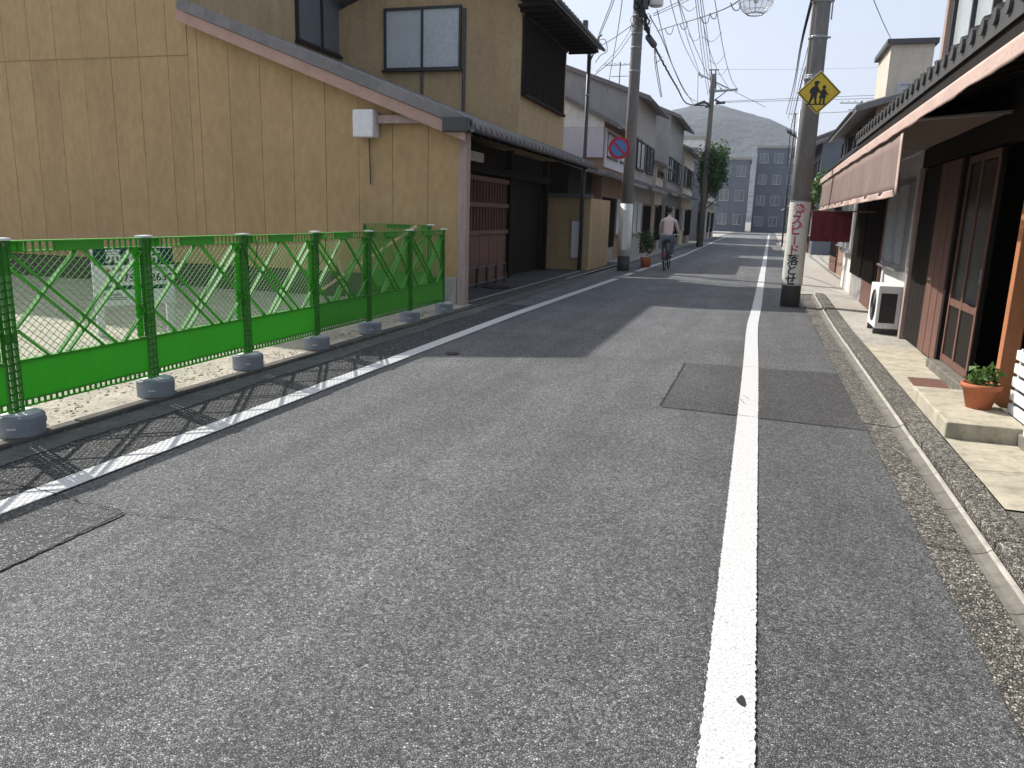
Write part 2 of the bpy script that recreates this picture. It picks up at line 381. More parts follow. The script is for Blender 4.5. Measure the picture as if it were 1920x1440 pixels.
# left kerb: separate stones
kr = bpy.data.objects.new('kerb', None); COL.objects.link(kr); struct(kr)
km = MB().box(-.06,.06,0,.992,-.05,.05).mesh('kerb_stone', M['kerb'])
for k in range(-3, 18):
    o = piece('kerb_stone', km, kr, (-4.31+random.uniform(-.004,.004), k*1.0, -.012+random.uniform(-.004,.003)), (0, random.uniform(-.015,.015), random.uniform(-.003,.003))); bevel(o, .014, 2)
# vacant lot
b = MB(); nx, ny = 150, 150
X0, X1, Y0, Y1 = -22., -4.36, -4., 11.9
from mathutils import noise as mn
for j in range(ny+1):
    for i in range(nx+1):
        x = X0+(X1-X0)*(i/nx)**.6; y = Y0+(Y1-Y0)*j/ny
        z = .028+.012*mn.noise(Vector((x*1.5,y*1.5,0)))+.010*mn.noise(Vector((x*6,y*6,2)))+.006*mn.noise(Vector((x*15,y*15,5)))
        b.v.append(Vector((x,y,z)))
for j in range(ny):
    for i in range(nx): a = j*(nx+1)+i; b.f.append((a,a+1,a+nx+2,a+nx+1))
struct(b.build('vacant_lot', M['lot'], smooth=True))
# pebbles and leaf litter
def pebbles(name, n, fn, m, smin, smax, flatz=.6):
    b = MB()
    for _ in range(n):
        x, y, z = fn(); s = random.uniform(smin, smax); R = Matrix.Rotation(random.uniform(0,6.3),3,'Z')
        vs = [R@Vector((c[0]*s*random.uniform(.7,1.2), c[1]*s*random.uniform(.5,1), c[2]*s*flatz))+Vector((x,y,z)) for c in ((1,0,0),(0,1,0),(-1,0,0),(0,-1,0),(0,0,1),(0,0,-1))]
        b.add(vs, [(0,1,4),(1,2,4),(2,3,4),(3,0,4),(1,0,5),(2,1,5),(3,2,5),(0,3,5)])
    o = b.build(name, m); o['kind'] = 'stuff'; return o
def lotp():
    y = random.uniform(1.5,11.7); x = -4.4-abs(random.gauss(0,1.6)); return x, y, .03
pebbles('gravel', 2600, lotp, M['pebble'], .005, .016)
pebbles('kerb_debris', 500, lambda: (random.choice([random.gauss(-4.36,.03), random.gauss(-4.2,.04)]), random.uniform(2,16), .03 if random.random()<.5 else .012), M['pebble'], .003, .010)
def leafp():
    c = random.choice([(-4.6,5.4),(-4.55,6.4),(-4.6,7.9),(-4.5,10.4),(-4.75,9.2),(-4.9,4.9),(-4.6,4.0),(-5.2,6.5)])
    return random.gauss(c[0],.12), random.gauss(c[1],.22), .034
pebbles('fallen_leaves', 260, leafp, M['leaf_dry'], .01, .028, .12)

# left pavement beyond the lot
def pavement_x(y): return -4.37+bend(y)
struct(sheet('pavement', lambda y: -7.5, pavement_x, 11.9, 26, .022, M['patch'], 1))
struct(sheet('kerb_line', lambda y: -4.37+bend(y), lambda y: -4.30+bend(y), 17, 26, .03, M['conc'], .5))
struct(sheet('pavement_edge', lambda y: -4.60, lambda y: -4.54, 11.75, 21, .028, M['conc'], .5))

# right gutter: precast blocks 0.6 m long, plus kerb blocks
gr = bpy.data.objects.new('gutter', None); COL.objects.link(gr); struct(gr)
prof = [(.915,.001),(1.06,-.004),(1.12,0),(1.160,.014),(1.160,-.06),(.915,-.06)]
gb = MB(); L6 = .594
gb.prism([(x-.9, 0, z) for x, z in prof], (0, L6, 0)); gm = gb.mesh('gutter_block', M['conc_s'])
wb = MB().prism([(-.0,0,.004),(.185,0,-.0005),(.185,0,-.04),(0,0,-.04)], (0,L6,0)).mesh('worn_edge', M['worn'])
rb = MB().prism([(.262,0,.016),(.270,0,.026),(.282,0,.028),(.290,0,.014),(.290,0,-.04),(.262,0,-.04)], (0,L6,0)).mesh('gutter_lip', M['conc'])
kb = MB().prism([(0,0,-.05),(.0,0,.026),(.012,0,.036),(.16,0,.040),(.16,0,-.05)], (0,L6,0)).mesh('kerb_block', M['worn'])
y = -.9; k = 0
while y < 17.5:
    dz = random.uniform(-.004,.003)
    o = piece('gutter_block', gm, gr, (.9+bend(y), y, dz)); piece('gutter_lip', rb, gr, (.9+bend(y), y, dz)); piece('worn_edge', wb, gr, (.9+bend(y)+.001, y, .005+dz))
    piece('kerb_block', kb, gr, (1.224+bend(y)+random.uniform(-.002,.003), y+.13, dz), (0,0,random.uniform(-.003,.003)))
    y += .6; k += 1
for o in list(COL.objects):
    if o.name.startswith('kerb_block') : bevel(o, .006, 1)
def wj(y): return .905+bend(y)+.014*mn.noise(Vector((y*4,0,0)))+.010*mn.noise(Vector((y*18,3,0)))
struct(sheet('ragged_road_edge', lambda y: .895+bend(y), lambda y: wj(y)+.008, -.9, 17, .0085, M['patch'], .012, .003))
# cream apron between gutter and shops
struct(sheet('apron', lambda y: 1.386+bend(y), lambda y: 3.4, -1, 4.48, .040, M['worn2'], .5))
struct(sheet('apron', lambda y: 1.386+bend(y), lambda y: 3.4, 4.5, 10.4, .044, M['apron'], .5))
struct(sheet('apron', lambda y: 1.386+bend(y), lambda y: 3.4, 10.42, 17.6, .040, M['conc'], .5))
struct(sheet('far_pavement', lambda y: .9+bend(y), lambda y: 3.4+bend(y), 17.6, 150, .02, M['conc'], 1))
struct(sheet('far_pavement', lambda y: -9, lambda y: -4.25+bend(y), 26, 150, .02, M['conc'], 1))
crack([(1.5,2.0),(1.75,3.4),(2.0,4.8)], .006, .0465); crack([(1.4,5.2),(2.1,5.3)], .006, .0465); crack([(1.38,6.2),(1.6,6.3),(1.9,6.1)], .008, .0465)

# hills far away
def hill(name, cx, cy, rx, ry, h, seed):
    b = MB(); n = 60
    for j in range(n+1):
        for i in range(n+1):
            u = i/n*2-1; v = j/n*2-1; d = max(0, 1-u*u)*max(0, 1-v*v)
            z = h*d*(.75+.5*mn.noise(Vector((u*2.5+seed, v*2.5, seed))))+h*.05*mn.noise(Vector((u*14, v*14, seed)))*d
            b.v.append(Vector((cx+u*rx, cy+v*ry, z-4)))
    for j in range(n):
        for i in range(n): a = j*(n+1)+i; b.f.append((a,a+1,a+n+2,a+n+1))
    return struct(b.build(name, M['hill'], smooth=True))
hill('hill', 0, 1500, 820, 500, 215, 1.3); hill('hill', -750, 1900, 800, 500, 230, 4.1); hill('hill', 600, 1900, 700, 450, 150, 7.7)
# ================================================================== GREEN BARRIER FENCE
FX = -4.40; W = 1.19; PY0 = 3.62-W; Z0 = .03
def rungs(b, x0, x1, y0, y1, z0, z1, p, t, axis='z'):
    if axis == 'z':
        z = z0
        while z < z1: b.box(x0, x1, y0, y1, z, z+t); z += p
    else:
        y = y0
        while y < y1: b.box(x0, x1, y, y+t, z0, z1); y += p
def barrier(label):
    t = thing('safety_barrier', label, 'fence', (FX, PY0, Z0), 'green plastic barrier panels round the vacant lot')
    X = FX; y0 = PY0
    for a in (.001, W-.048):
        b = MB(); ya = y0+a
        b.box(X-.018, X+.016, ya, ya+.008, .17, 1.23); b.box(X-.018, X+.016, ya+.038, ya+.046, .17, 1.23)
        rungs(b, X+.004, X+.012, ya+.007, ya+.039, .19, 1.02, .0465, .017)
        b.box(X+.004, X+.012, ya+.007, ya+.039, 1.03, 1.21)
        b.box(X+.010, X+.020, ya+.007, ya+.039, .62, .68)
        b.build('side_frame', M['green_dk'], t)
        lg = MB(); lg.tube([(X, ya+.023, .06), (X, ya+.023, .18)], .018, 8); lg.build('leg', M['green'], t, True)
    b = MB(); b.box(X-.024, X-.019, y0+W-.115, y0+W-.052, .5, 1.17); b.build('flange', M['green'], t)
    b = MB(); b.box(X-.027, X+.027, y0+.0, y0+W, 1.232, 1.242); b.box(X-.022, X+.022, y0+.054, y0+W-.054, 1.170, 1.178)
    b.box(X+.012, X+.02, y0+.38, y0+W-.42, 1.178, 1.232)
    rungs(b, X+.006, X+.014, y0+.06, y0+.39, 1.178, 1.232, .052, .016, 'y'); rungs(b, X+.006, X+.014, y0+W-.42, y0+W-.06, 1.178, 1.232, .052, .016, 'y')
    b.box(X-.003, X+.003, y0+.054, y0+.16, 1.178, 1.232)
    b.build('top_rail', M['green'], t)
    b = MB(); b.box(X-.022, X+.022, y0+.054, y0+W-.054, .192, .200); b.box(X-.022, X+.022, y0+.054, y0+W-.054, .232, .239)
    rungs(b, X+.004, X+.012, y0+.06, y0+W-.07, .2, .232, .046, .016, 'y'); b.build('bottom_rail', M['green'], t)
    b = MB(); b.box(X-.003, X+.004, y0+.054, y0+W-.054, .24, .49); b.box(X-.02, X+.02, y0+.054, y0+W-.054, .49, .497); b.build('kick_board', M['green'], t)
    ya, yb, za, zb = y0+.056, y0+W-.056, .497, 1.17
    L_ = yb-ya; Hh = zb-za
    P = lambda u, v: Vector((X, ya+u*L_, za+v*Hh))
    for (u0, v0, u1, v1, off) in ((.27,0,.93,1,0),(.34,0,1.0,.95,0),(0,1,.73,0,0),(.0,.86,.62,0,0),(0,.30,.46,1,0),(.52,1,1,.30,0),(.0,.28,.2,0,0),(.80,0,1,.30,0)):
        MB().bar(P(u0,v0), P(u1,v1), .030, .013 if v1 > v0 else .008, (0,0,1)).build('brace', M['green'], t)
    b = MB(); s = .85; p = .060
    def wire(c, sg):
        # z = za + sg*s*(y-ya) + c, clipped
        pts = []
        for y in (ya, yb):
            z = za+sg*s*(y-ya)+c
            if za <= z <= zb: pts.append((y, z))
        for z in (za, zb):
            y = ya+(z-za-c)/(sg*s)
            if ya < y < yb: pts.append((y, z))
        if len(pts) >= 2 and abs(pts[0][0]-pts[1][0]) > .01:
            xx = X-.004 if sg > 0 else X+.001
            b.bar((xx, *pts[0]), (xx, *pts[1]), .003, .0034)
    c = -L_*s
    while c < Hh: wire(c, 1); c += p*s
    c = 0
    while c < Hh+L_*s: wire(c, -1); c += p*s
    o = b.build('plastic_net', M['green'], t); o['kind'] = 'stuff'
    MB().box(X-.032, X+.036, y0-.055, y0+.055, 1.243, 1.258).build('clip', M['cap'], t)
    return t
fl = ['green plastic barrier panel at the left edge of the photo, nearest the viewer',
 'green barrier panel with the for-sale board behind its right half',
 'green barrier panel just right of the for-sale board, second full panel from the left',
 'green barrier panel between the two black cord loops, sunlit kick board',
 'green barrier panel with a slanting shadow across its kick board',
 'green barrier panel in the shade, second from the far end of the row',
 'shaded green barrier panel at the far end, against the ochre wall']
p0 = barrier(fl[0]); panels = [p0]
for k in range(1, 7):
    c = copy_tree(p0); c.location = (FX+random.uniform(-.012,.012), PY0+W*k, Z0+random.uniform(-.006,.006)); c.rotation_euler = (random.uniform(-.004,.004), random.uniform(-.012,.012), random.uniform(-.006,.006)); c['label'] = fl[k]; panels.append(c)
e = panels[-1]
MB().box(-.032, .036, W-.055, W+.055, 1.213, 1.228).build('clip', M['cap'], None)
ec = [o for o in COL.objects if o.name.startswith('clip')][-1]; ec.parent = e
def weight():
    y = PY0+W
    t = thing('barrier_weight', 'x', 'weight', (FX, y, Z0), 'round grey rubber weights under the barrier fence')
    b = MB().lathe([(.130,0),(.137,.006),(.137,.008),(.139,.118),(.139,.122),(.133,.131),(.130,.132),(.04,.134)], (FX, y, Z0), 32)
    o = b.build('body', M['weight'], t, True)
    b = MB(); b.prism([(FX+.118*math.cos(a_*.524), y+.118*math.sin(a_*.524), Z0+.1345) for a_ in range(12)], (0,0,.008)); b.build('glare_plate', M['plate'], t)  # pale disc carries the painted glare
    h = MB(); h.box(FX+.112, FX+.180, y-.136, y-.124, Z0+.045, Z0+.075); h.box(FX+.1, FX+.14, y-.150, y-.120, Z0+.052, Z0+.060)
    R = Matrix.Rotation(math.radians(6), 3, 'Z')
    h = MB(); a0 = -1.25
    for i in range(6):
        a = a0+i*.06; r = .140
        h.bar((FX+r*math.cos(a), y+r*math.sin(a), Z0+.062), (FX+r*math.cos(a+.06), y+r*math.sin(a+.06), Z0+.062), .010, .011)
    h.build('handle_slot', M['notch'], t)
    st = MB().box(FX-.03, FX+.03, y+.132, y+.160, Z0+.05, Z0+.085).build('lug', M['weight'], t)
    return t
wl = ['round grey weight at the far left, nearest the viewer, under the first full fence post',
 'round grey weight below the post that hides the middle of the for-sale board',
 'round grey weight under the post with the nearer black cord loop',
 'round grey weight under the post with the farther black cord loop',
 'round grey weight where the shade begins on the lot edge',
 'shaded round grey weight second from the far end of the fence',
 'shaded round grey weight beside the concrete footing at the far end']
w0 = weight(); ws = [w0]
for k in range(1, 7): ws.append(copy_tree(w0))
for k, o in enumerate(ws): o.location = (FX+random.uniform(-.015,.015), PY0+W*(k+1)+random.uniform(-.02,.02), Z0); o['label'] = wl[k]; o.rotation_euler[2] = random.uniform(-.15,.15)
for k, lab in ((2, 'thin black cord loop hanging on the third visible fence post'), (3, 'thin black cord loop hanging on the fourth visible fence post')):
    y = PY0+W*(k+1); pts = []
    for i in range(19):
        a = i/18; pts.append((FX+.045+.015*math.sin(a*9), y-.07+.20*a, 1.17-.27*math.sin(a*math.pi)**.8+.03*a))
    tag(MB().tube(pts, .004, 5).build('cord_loop', M['cable'], smooth=True), lab, 'cord', 'black cord loops on the fence')
# second barrier run behind, beside the ochre wall
bt = copy_tree(p0); bt.location = (-4.95, 11.52, .07); bt.rotation_euler = (0,0,math.radians(90)); bt['label'] = 'green barrier panel set crosswise in the lot corner behind the row, by the ochre wall'
bt['group'] = 'green plastic barrier panels round the vacant lot'
# leaning raw planks
a = at(781,424,11.2); b_ = at(601,545,10.4)
tag(bevel(MB().bar(a, b_, .09, .03).build('plank', M['plank']), .003), 'long raw timber plank leaning up above the far end of the green fence', 'plank')
tag(bevel(MB().bar(at(636,488,10.9), at(652,556,10.9), .06, .03).build('plank', M['plank']), .003), 'short upright timber piece crossing the long leaning plank', 'plank')

# ================================================================== FOR-SALE BOARD
A = Vector((-6.85, 6.7, 0)); B = Vector((-6.40, 7.42, 0)); D = (B-A).normalized(); WD = (B-A).length; NN = Vector((D.y, -D.x, 0))
sg = thing('sale_board', 'white property for-sale board with navy header standing in the vacant lot behind the fence', 'sign', (A.x, A.y, .03))
def slab(u0, u1, z0, z1, t0, t1): 
    p = lambda u, z: A+D*u+Vector((0,0,z))+NN*t0
    return MB().prism([p(u0,z0), p(u1,z0), p(u1,z1), p(u0,z1)], NN*(t1-t0))
bevel(slab(0, WD, .37, 1.01, -.03, 0).build('board', M['white'], sg), .003)
slab(.02, WD-.0, .815, 1.005, 0, .002).build('header', M['navy'], sg)
slab(.10, WD-.06, .545, .59, 0, .002).build('band', M['navy'], sg)
for u in (.02, WD-.09): bevel(slab(u, u+.075, 0, 1.0, -.09, -.031).build('leg', M['white'], sg), .003)
def SP(u, z): return lambda x, y: A+D*(u+x)+Vector((0,0,z+y))+NN*.004
text('売', .17, M['white'], 'lettering', sg, SP(.22, .905), .004); text('物', .17, M['white'], 'lettering', sg, SP(.43, .905), .004); text('件', .17, M['white'], 'lettering', sg, SP(.64, .905), .004)
text('積水ハウ', .055, M['ink'], 'lettering', sg, SP(.31, .76), .001); text('株式会社', .055, M['ink'], 'lettering', sg, SP(.68, .765), .001)
text('TEL', .055, M['ink'], 'lettering', sg, SP(.19, .645), .001); text('075', .12, M['ink'], 'lettering', sg, SP(.335, .668), .002); text('-2630', .12, M['ink'], 'lettering', sg, SP(.69, .672), .002)
text('仲介会社売主', .032, M['ink'], 'lettering', sg, SP(.18, .49), .0005)
for zz, a_, b2 in ((.455,.08,.40),(.435,.08,.33),(.50,.52,.62)):
    slab(a_, b2, zz, zz+.007, 0, .0022).build('print_line', M['ink'], sg)
MB().prism([A+D*(.135)+Vector((0,0,.755))+NN*.001, A+D*(.16)+Vector((0,0,.785))+NN*.001, A+D*(.185)+Vector((0,0,.762))+NN*.001, A+D*(.158)+Vector((0,0,.735))+NN*.001], NN*.002).build('logo', M['red'], sg)

# ================================================================== OCHRE HOUSE
GY = 11.8
hs = thing('ochre_house', 'ochre two-storey house with panelled gable wall and lean-to tiled roof beside the lot', 'house', (-7, GY, 0))
rz = lambda x: 2.95+.37*(-4.65-x)           # top of lean-to roof
edges = [-4.60]; 
for q in (-5.13, -5.75, -6.36): edges.append(q)
x = -6.36
while x > -19: x -= .61; edges.append(x)
for i in range(len(edges)-1):
    xr, xl = edges[i]-.004, edges[i+1]+.004
    dp = random.uniform(-.002,.002)
    if xr > -9.62:
        xl2 = max(xl, -9.6)
        MB().prism([(xl2,GY+dp,.45),(xr,GY+dp,.45),(xr,GY+dp,rz(xr)-.2),(xl2,GY+dp,rz(xl2)-.2)], (0,.12,0)).build('wall_panel', M['wall'], hs)
    if xl < -9.6:
        xr2 = min(xr, -9.604)
        MB().box(xl, xr2, GY+dp-.004, GY+.12, .45, 3.985).build('wall_panel', M['wall'], hs)
        MB().prism([(xl,GY+dp-.010,4.0),(xr2,GY+dp-.010,4.0),(xr2,GY+dp-.010,8.3+.5*(-9.6-xr2)*(1 if xr2>-14 else -1)+(0 if xr2>-14 else 4.4)),(xl,GY+dp-.010,8.3+.5*(-9.6-xl)*(1 if xl>-14 else -1)+(0 if xl>-14 else 4.4))], (0,.12,0)).build('wall_panel', M['wall'], hs)
MB().box(-19, -4.62, GY+.02, GY+.3, -.1, .449).build('foundation', M['found'], hs)
MB().box(-19.1, -9.58, GY-.022, GY+.02, 3.986, 4.0).build('flashing', M['wall2'], hs)
bevel(MB().box(-4.60, -4.46, GY-.03, GY+.14, 0, 2.8).build('corner_post', M['pinkwood'], hs), .006)
bevel(MB().box(-4.90, -4.61, GY-.02, GY+.019, -.05, .46).build('footing', M['conc'], hs), .01)
# tall block body behind the panels, side wall, back wall, roof
MB().box(-19, -9.61, GY+.13, 17.2, .3, 8.2).build('wall', M['wall2'], hs)
MB().prism([(-9.05,GY-.25,8.0),(-14,GY-.25,10.75),(-19.6,GY-.25,8.0),(-19.6,GY-.25,8.2),(-14,GY-.25,10.95),(-9.05,GY-.25,8.2)], (0,5.6,0)).build('roof', M['tile'], hs)
MB().prism([(-9.62,GY+.12,8.1),(-14,GY+.12,10.6),(-18.9,GY+.12,8.1)], (0,5.2,0)).build('wall', M['wall2'], hs)
# 2F block behind lean-to
MB().box(-9.6, -5.22, 16.9, 21.0, 2.9, 5.88).build('wall', M['wall2'], hs)
MB().prism([(-9.6,16.9,5.88),(-5.22,16.9,5.88),(-7.4,16.9,6.7)], (0,4.1,0)).build('wall', M['wall2'], hs)
def roofslab(y0, y1, xe, ze, xr, zr, t, m, parent, name='roof', ribs=.27, tm=None):
    """one pitch from eave (xe,ze) to ridge (xr,zr); separate tile rolls run down it"""
    o = MB().prism([(xe,y0,ze-t),(xr,y0,zr-t),(xr,y0,zr),(xe,y0,ze)], (0,y1-y0,0)).build(name, m, parent)
    b = MB(); y = y0+.06
    while y < y1-.04: b.tube([(xe,y,ze+.012),(xr,y,zr+.012)], .035, 6); y += ribs
    tr = b.build('tile_rolls', tm or m, o); tr['kind'] = 'stuff'
    return o
def eave_tiles(y0, y1, x, z, parent, m, pitch=.27, sgn=1, gutter=True):
    me = MB().tube([(-.10,0,0),(.0,0,0)], .048, 10).mesh('eave_tile', m); y = y0+.06
    while y < y1-.04:
        piece('eave_tile', me, parent, (x+.02*sgn, y, z+.01), (0,0,0 if sgn>0 else math.pi)); y += pitch
    if gutter:
        b = MB(); X = x+.075*sgn; r = .05
        pr = [(X+r*math.cos(a), y0, z-.075+r*math.sin(a)) for a in [math.pi+i*math.pi/6 for i in range(7)]]
        pr += [(X+(r-.006)*math.cos(a), y0, z-.075+(r-.006)*math.sin(a)) for a in [2*math.pi-i*math.pi/6 for i in range(7)]]
        for i in range(6):
            pass
        b.prism(pr, (0,y1-y0,0)); b.build('rain_gutter', M['dksteel'], parent)
lr = roofslab(GY-.22, 21.2, -4.38, rz(-4.38), -9.6, rz(-9.6), .10, M['tile'], hs)
eave_tiles(GY-.22, 21.2, -4.38, rz(-4.38)-.03, hs, M['tile'])
# verge tiles and verge board
vt = MB().prism([(-.13,0,-.10),(.13,0,-.10),(.13,0,.045),(.10,0,.06),(-.13,0,.075)], (0,.20,0)).mesh('verge_tile', M['tile'])
sl_ = math.atan(.37); n = 21
for i in range(n):
    x = -4.50-i*.245; piece('verge_tile', vt, hs, (x, GY-.27, rz(x)), (0, sl_, 0))
MB().prism([(-4.42,GY-.24,rz(-4.42)-.30),(-9.6,GY-.24,rz(-9.6)-.30),(-9.6,GY-.24,rz(-9.6)-.115),(-4.42,GY-.24,rz(-4.42)-.115)], (0,.04,0)).build('verge_board', M['verge'], hs)
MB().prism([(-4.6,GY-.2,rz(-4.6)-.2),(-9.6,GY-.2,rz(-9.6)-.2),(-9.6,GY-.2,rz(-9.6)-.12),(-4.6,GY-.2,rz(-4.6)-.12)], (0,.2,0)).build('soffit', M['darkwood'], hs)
bevel(MB().box(-4.78,-4.36,GY-.3,GY-.05,rz(-4.5)-.2,rz(-4.5)+.02).build('end_tile', M['tile_dk'], hs), .02)
# upper roof with deep eaves toward the street
for (xe, s) in ((-4.42, 1), (-10.2, -1)):
    roofslab(16.5, 21.5, xe, 5.90, -7.35, 6.98, .12, M['tile'], hs)
eave_tiles(16.5, 21.5, -4.42, 5.87, hs, M['tile_dk'])
MB().box(-5.2,-4.46,16.55,21.4,5.70,5.76).build('soffit', M['darkwood'], hs)
for i in range(12): MB().box(-5.2,-4.47,16.7+i*.4,16.75+i*.4,5.63,5.70).build('rafter', M['darkwood'], hs)
# windows: (origin, u direction, normal)
def window(parent, o, u, w, h, n, fm, pm, mull=1, rail=0, t=.05, name='window', sill=True):
    o = Vector(o); u = Vector(u).normalized(); n = Vector(n).normalized(); z = Vector((0,0,1))
    def bx(b, a0, a1, b0, b1, c0, c1):
        p = [o+u*x+z*y+n*q for q in (c0, c1) for (x, y) in ((a0,b0),(a1,b0),(a1,b1),(a0,b1))]
        b.add(p, [(0,3,2,1),(4,5,6,7),(0,1,5,4),(1,2,6,5),(2,3,7,6),(3,0,4,7)])
    b = MB(); d = .07
    bx(b,0,w,0,t,0,d); bx(b,0,w,h-t,h,0,d); bx(b,0,t,t,h-t,0,d); bx(b,w-t,w,t,h-t,0,d)
    for i in range(mull): c = w*(i+1)/(mull+1); bx(b,c-t*.5,c+t*.5,t,h-t,.004,d-.01)
    for i in range(rail): c = h*(i+1)/(rail+1); bx(b,t,w-t,c-t*.3,c+t*.3,.006,d-.02)
    f = b.build(name, fm, parent)
    for i in range(mull+1):
        a0 = w*i/(mull+1); b = MB(); bx(b, max(t,a0), min(w-t,a0+w/(mull+1)), t, h-t, .012+.012*(i%2), .018+.012*(i%2)); b.build('pane', pm if not isinstance(pm, list) else pm[i%len(pm)], f)
    if sill: b = MB(); bx(b,-.04,w+.04,-.035,-.002,0,d+.05); b.build('sill', fm, f)
    return f
window(hs, (-8.42,16.9,4.57), (1,0,0), 1.85, 1.3, (0,-1,0), M['alu'], [M['frost'], M['frost']], 1)
window(hs, (-9.605,15.15,4.9), (0,1,0), 2.0, 1.6, (1,0,0), M['alu'], M['pane'], 1)
MB().tube([(-6.50,16.86,3.5),(-6.50,16.86,5.8)], .035, 8).build('downpipe', M['dksteel'], hs)
MB().tube([(-7.5,16.86,3.6),(-7.5,16.86,4.55)], .03, 8).build('downpipe', M['dksteel'], hs)
# street side lattice window upstairs
MB().box(-5.22,-5.16,17.0,20.6,4.02,5.60).build('shutter_backing', M['black'], hs)
for i in range(24): MB().box(-5.155,-5.11,17.05+i*.147,17.10+i*.147,4.05,5.57).build('lattice_bar', M['darkwood'], hs)
for z in (4.0,5.57): MB().box(-5.17,-5.09,16.98,20.62,z,z+.06).build('lattice_frame', M['darkwood'], hs)
# conduit box on gable
bevel(MB().box(-6.33,-5.97,GY-.26,GY-.02,2.62,3.04).build('meter_box', M['white'], hs), .02)
MB().box(-5.97,-4.95,GY-.14,GY-.02,2.84,2.96).build('conduit', M['pinkwood'], hs)
MB().tube([(-5.3,GY-.12,2.98),(-4.85,GY-.12,3.04),(-4.62,GY-.12,2.9)], .035, 8).build('conduit', M['steel'], hs)
MB().tube([(-6.15,GY-.04,2.62),(-6.13,GY-.04,1.9)], .012, 6).build('conduit', M['dksteel'], hs)
# recessed ground floor facing the street
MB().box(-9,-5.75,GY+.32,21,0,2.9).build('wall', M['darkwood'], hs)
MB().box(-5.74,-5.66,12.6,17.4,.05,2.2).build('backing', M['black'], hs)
for z in (.05, 1.05, 1.62, 2.15): MB().box(-5.66,-5.56,12.5,17.5,z,z+.09).build('door_rail', M['brown'], hs)
for i in range(26):
    y = 12.6+i*.19; MB().box(-5.65,-5.60,y,y+.055,1.14,2.15).build('lattice_bar', M['brown'], hs)
for i in range(8):
    y = 12.6+i*.61; MB().box(-5.66,-5.61,y,y+.58,.14,1.05).build('door_panel', M['brown'], hs)
for y in (12.3, 14.4, 17.45, 20.7):
    MB().box(-5.66,-5.52,y,y+.13,0,2.9).build('post', M['darkwood'], hs)
MB().box(-5.66,-5.50,12.2,20.9,2.30,2.46).build('beam', M['darkwood'], hs)
for i in range(21): MB().bar((-4.48,12.0+i*.44,rz(-4.48)-.16), (-5.74,12.0+i*.44,rz(-5.74)-.16), .05, .07).build('rafter', M['darkwood'], hs)
MB().box(-5.62,-5.50,14.6,15.5,2.5,2.68).build('name_board', M['whitew'], hs)
# low rail in front of the house
rt = thing('low_rail', 'low dark metal rail on posts along the pavement in front of the ochre house', 'rail', (-5.3,13,.02))
for z in (.10,.42): MB().tube([(-5.32,12.1,z),(-5.32,16.6,z)], .018, 6).build('rail', M['dksteel'], rt)
for i in range(8): MB().box(-5.345,-5.295,12.3+i*.6,12.34+i*.6,.02,.44).build('post', M['dksteel'], rt)
# tan garden wall beyond
tw = thing('garden_wall', 'tan rendered garden wall with dark coping at the far end of the ochre house', 'wall', (-5.2,21.44,0))
MB().box(-5.80,-4.60,21.38,21.50,0,1.98).build('wall', M['wall2'], tw)
MB().box(-4.599,-4.46,21.38,24.3,0,1.98).build('wall', M['wall2'], tw)
MB().prism([(-5.82,21.30,1.985),(-5.82,21.58,1.985),(-5.82,21.44,2.10)], (1.40,0,0)).build('coping', M['tile_dk'], tw)
MB().box(-6.6,-5.801,21.40,21.5,0,1.9).build('wall', M['brown'], tw)
tag(bevel(MB().box(-4.95,-4.74,21.30,21.376,.35,1.35).build('notice_board', M['white']), .01), 'narrow white notice board fixed to the tan garden wall', 'sign')
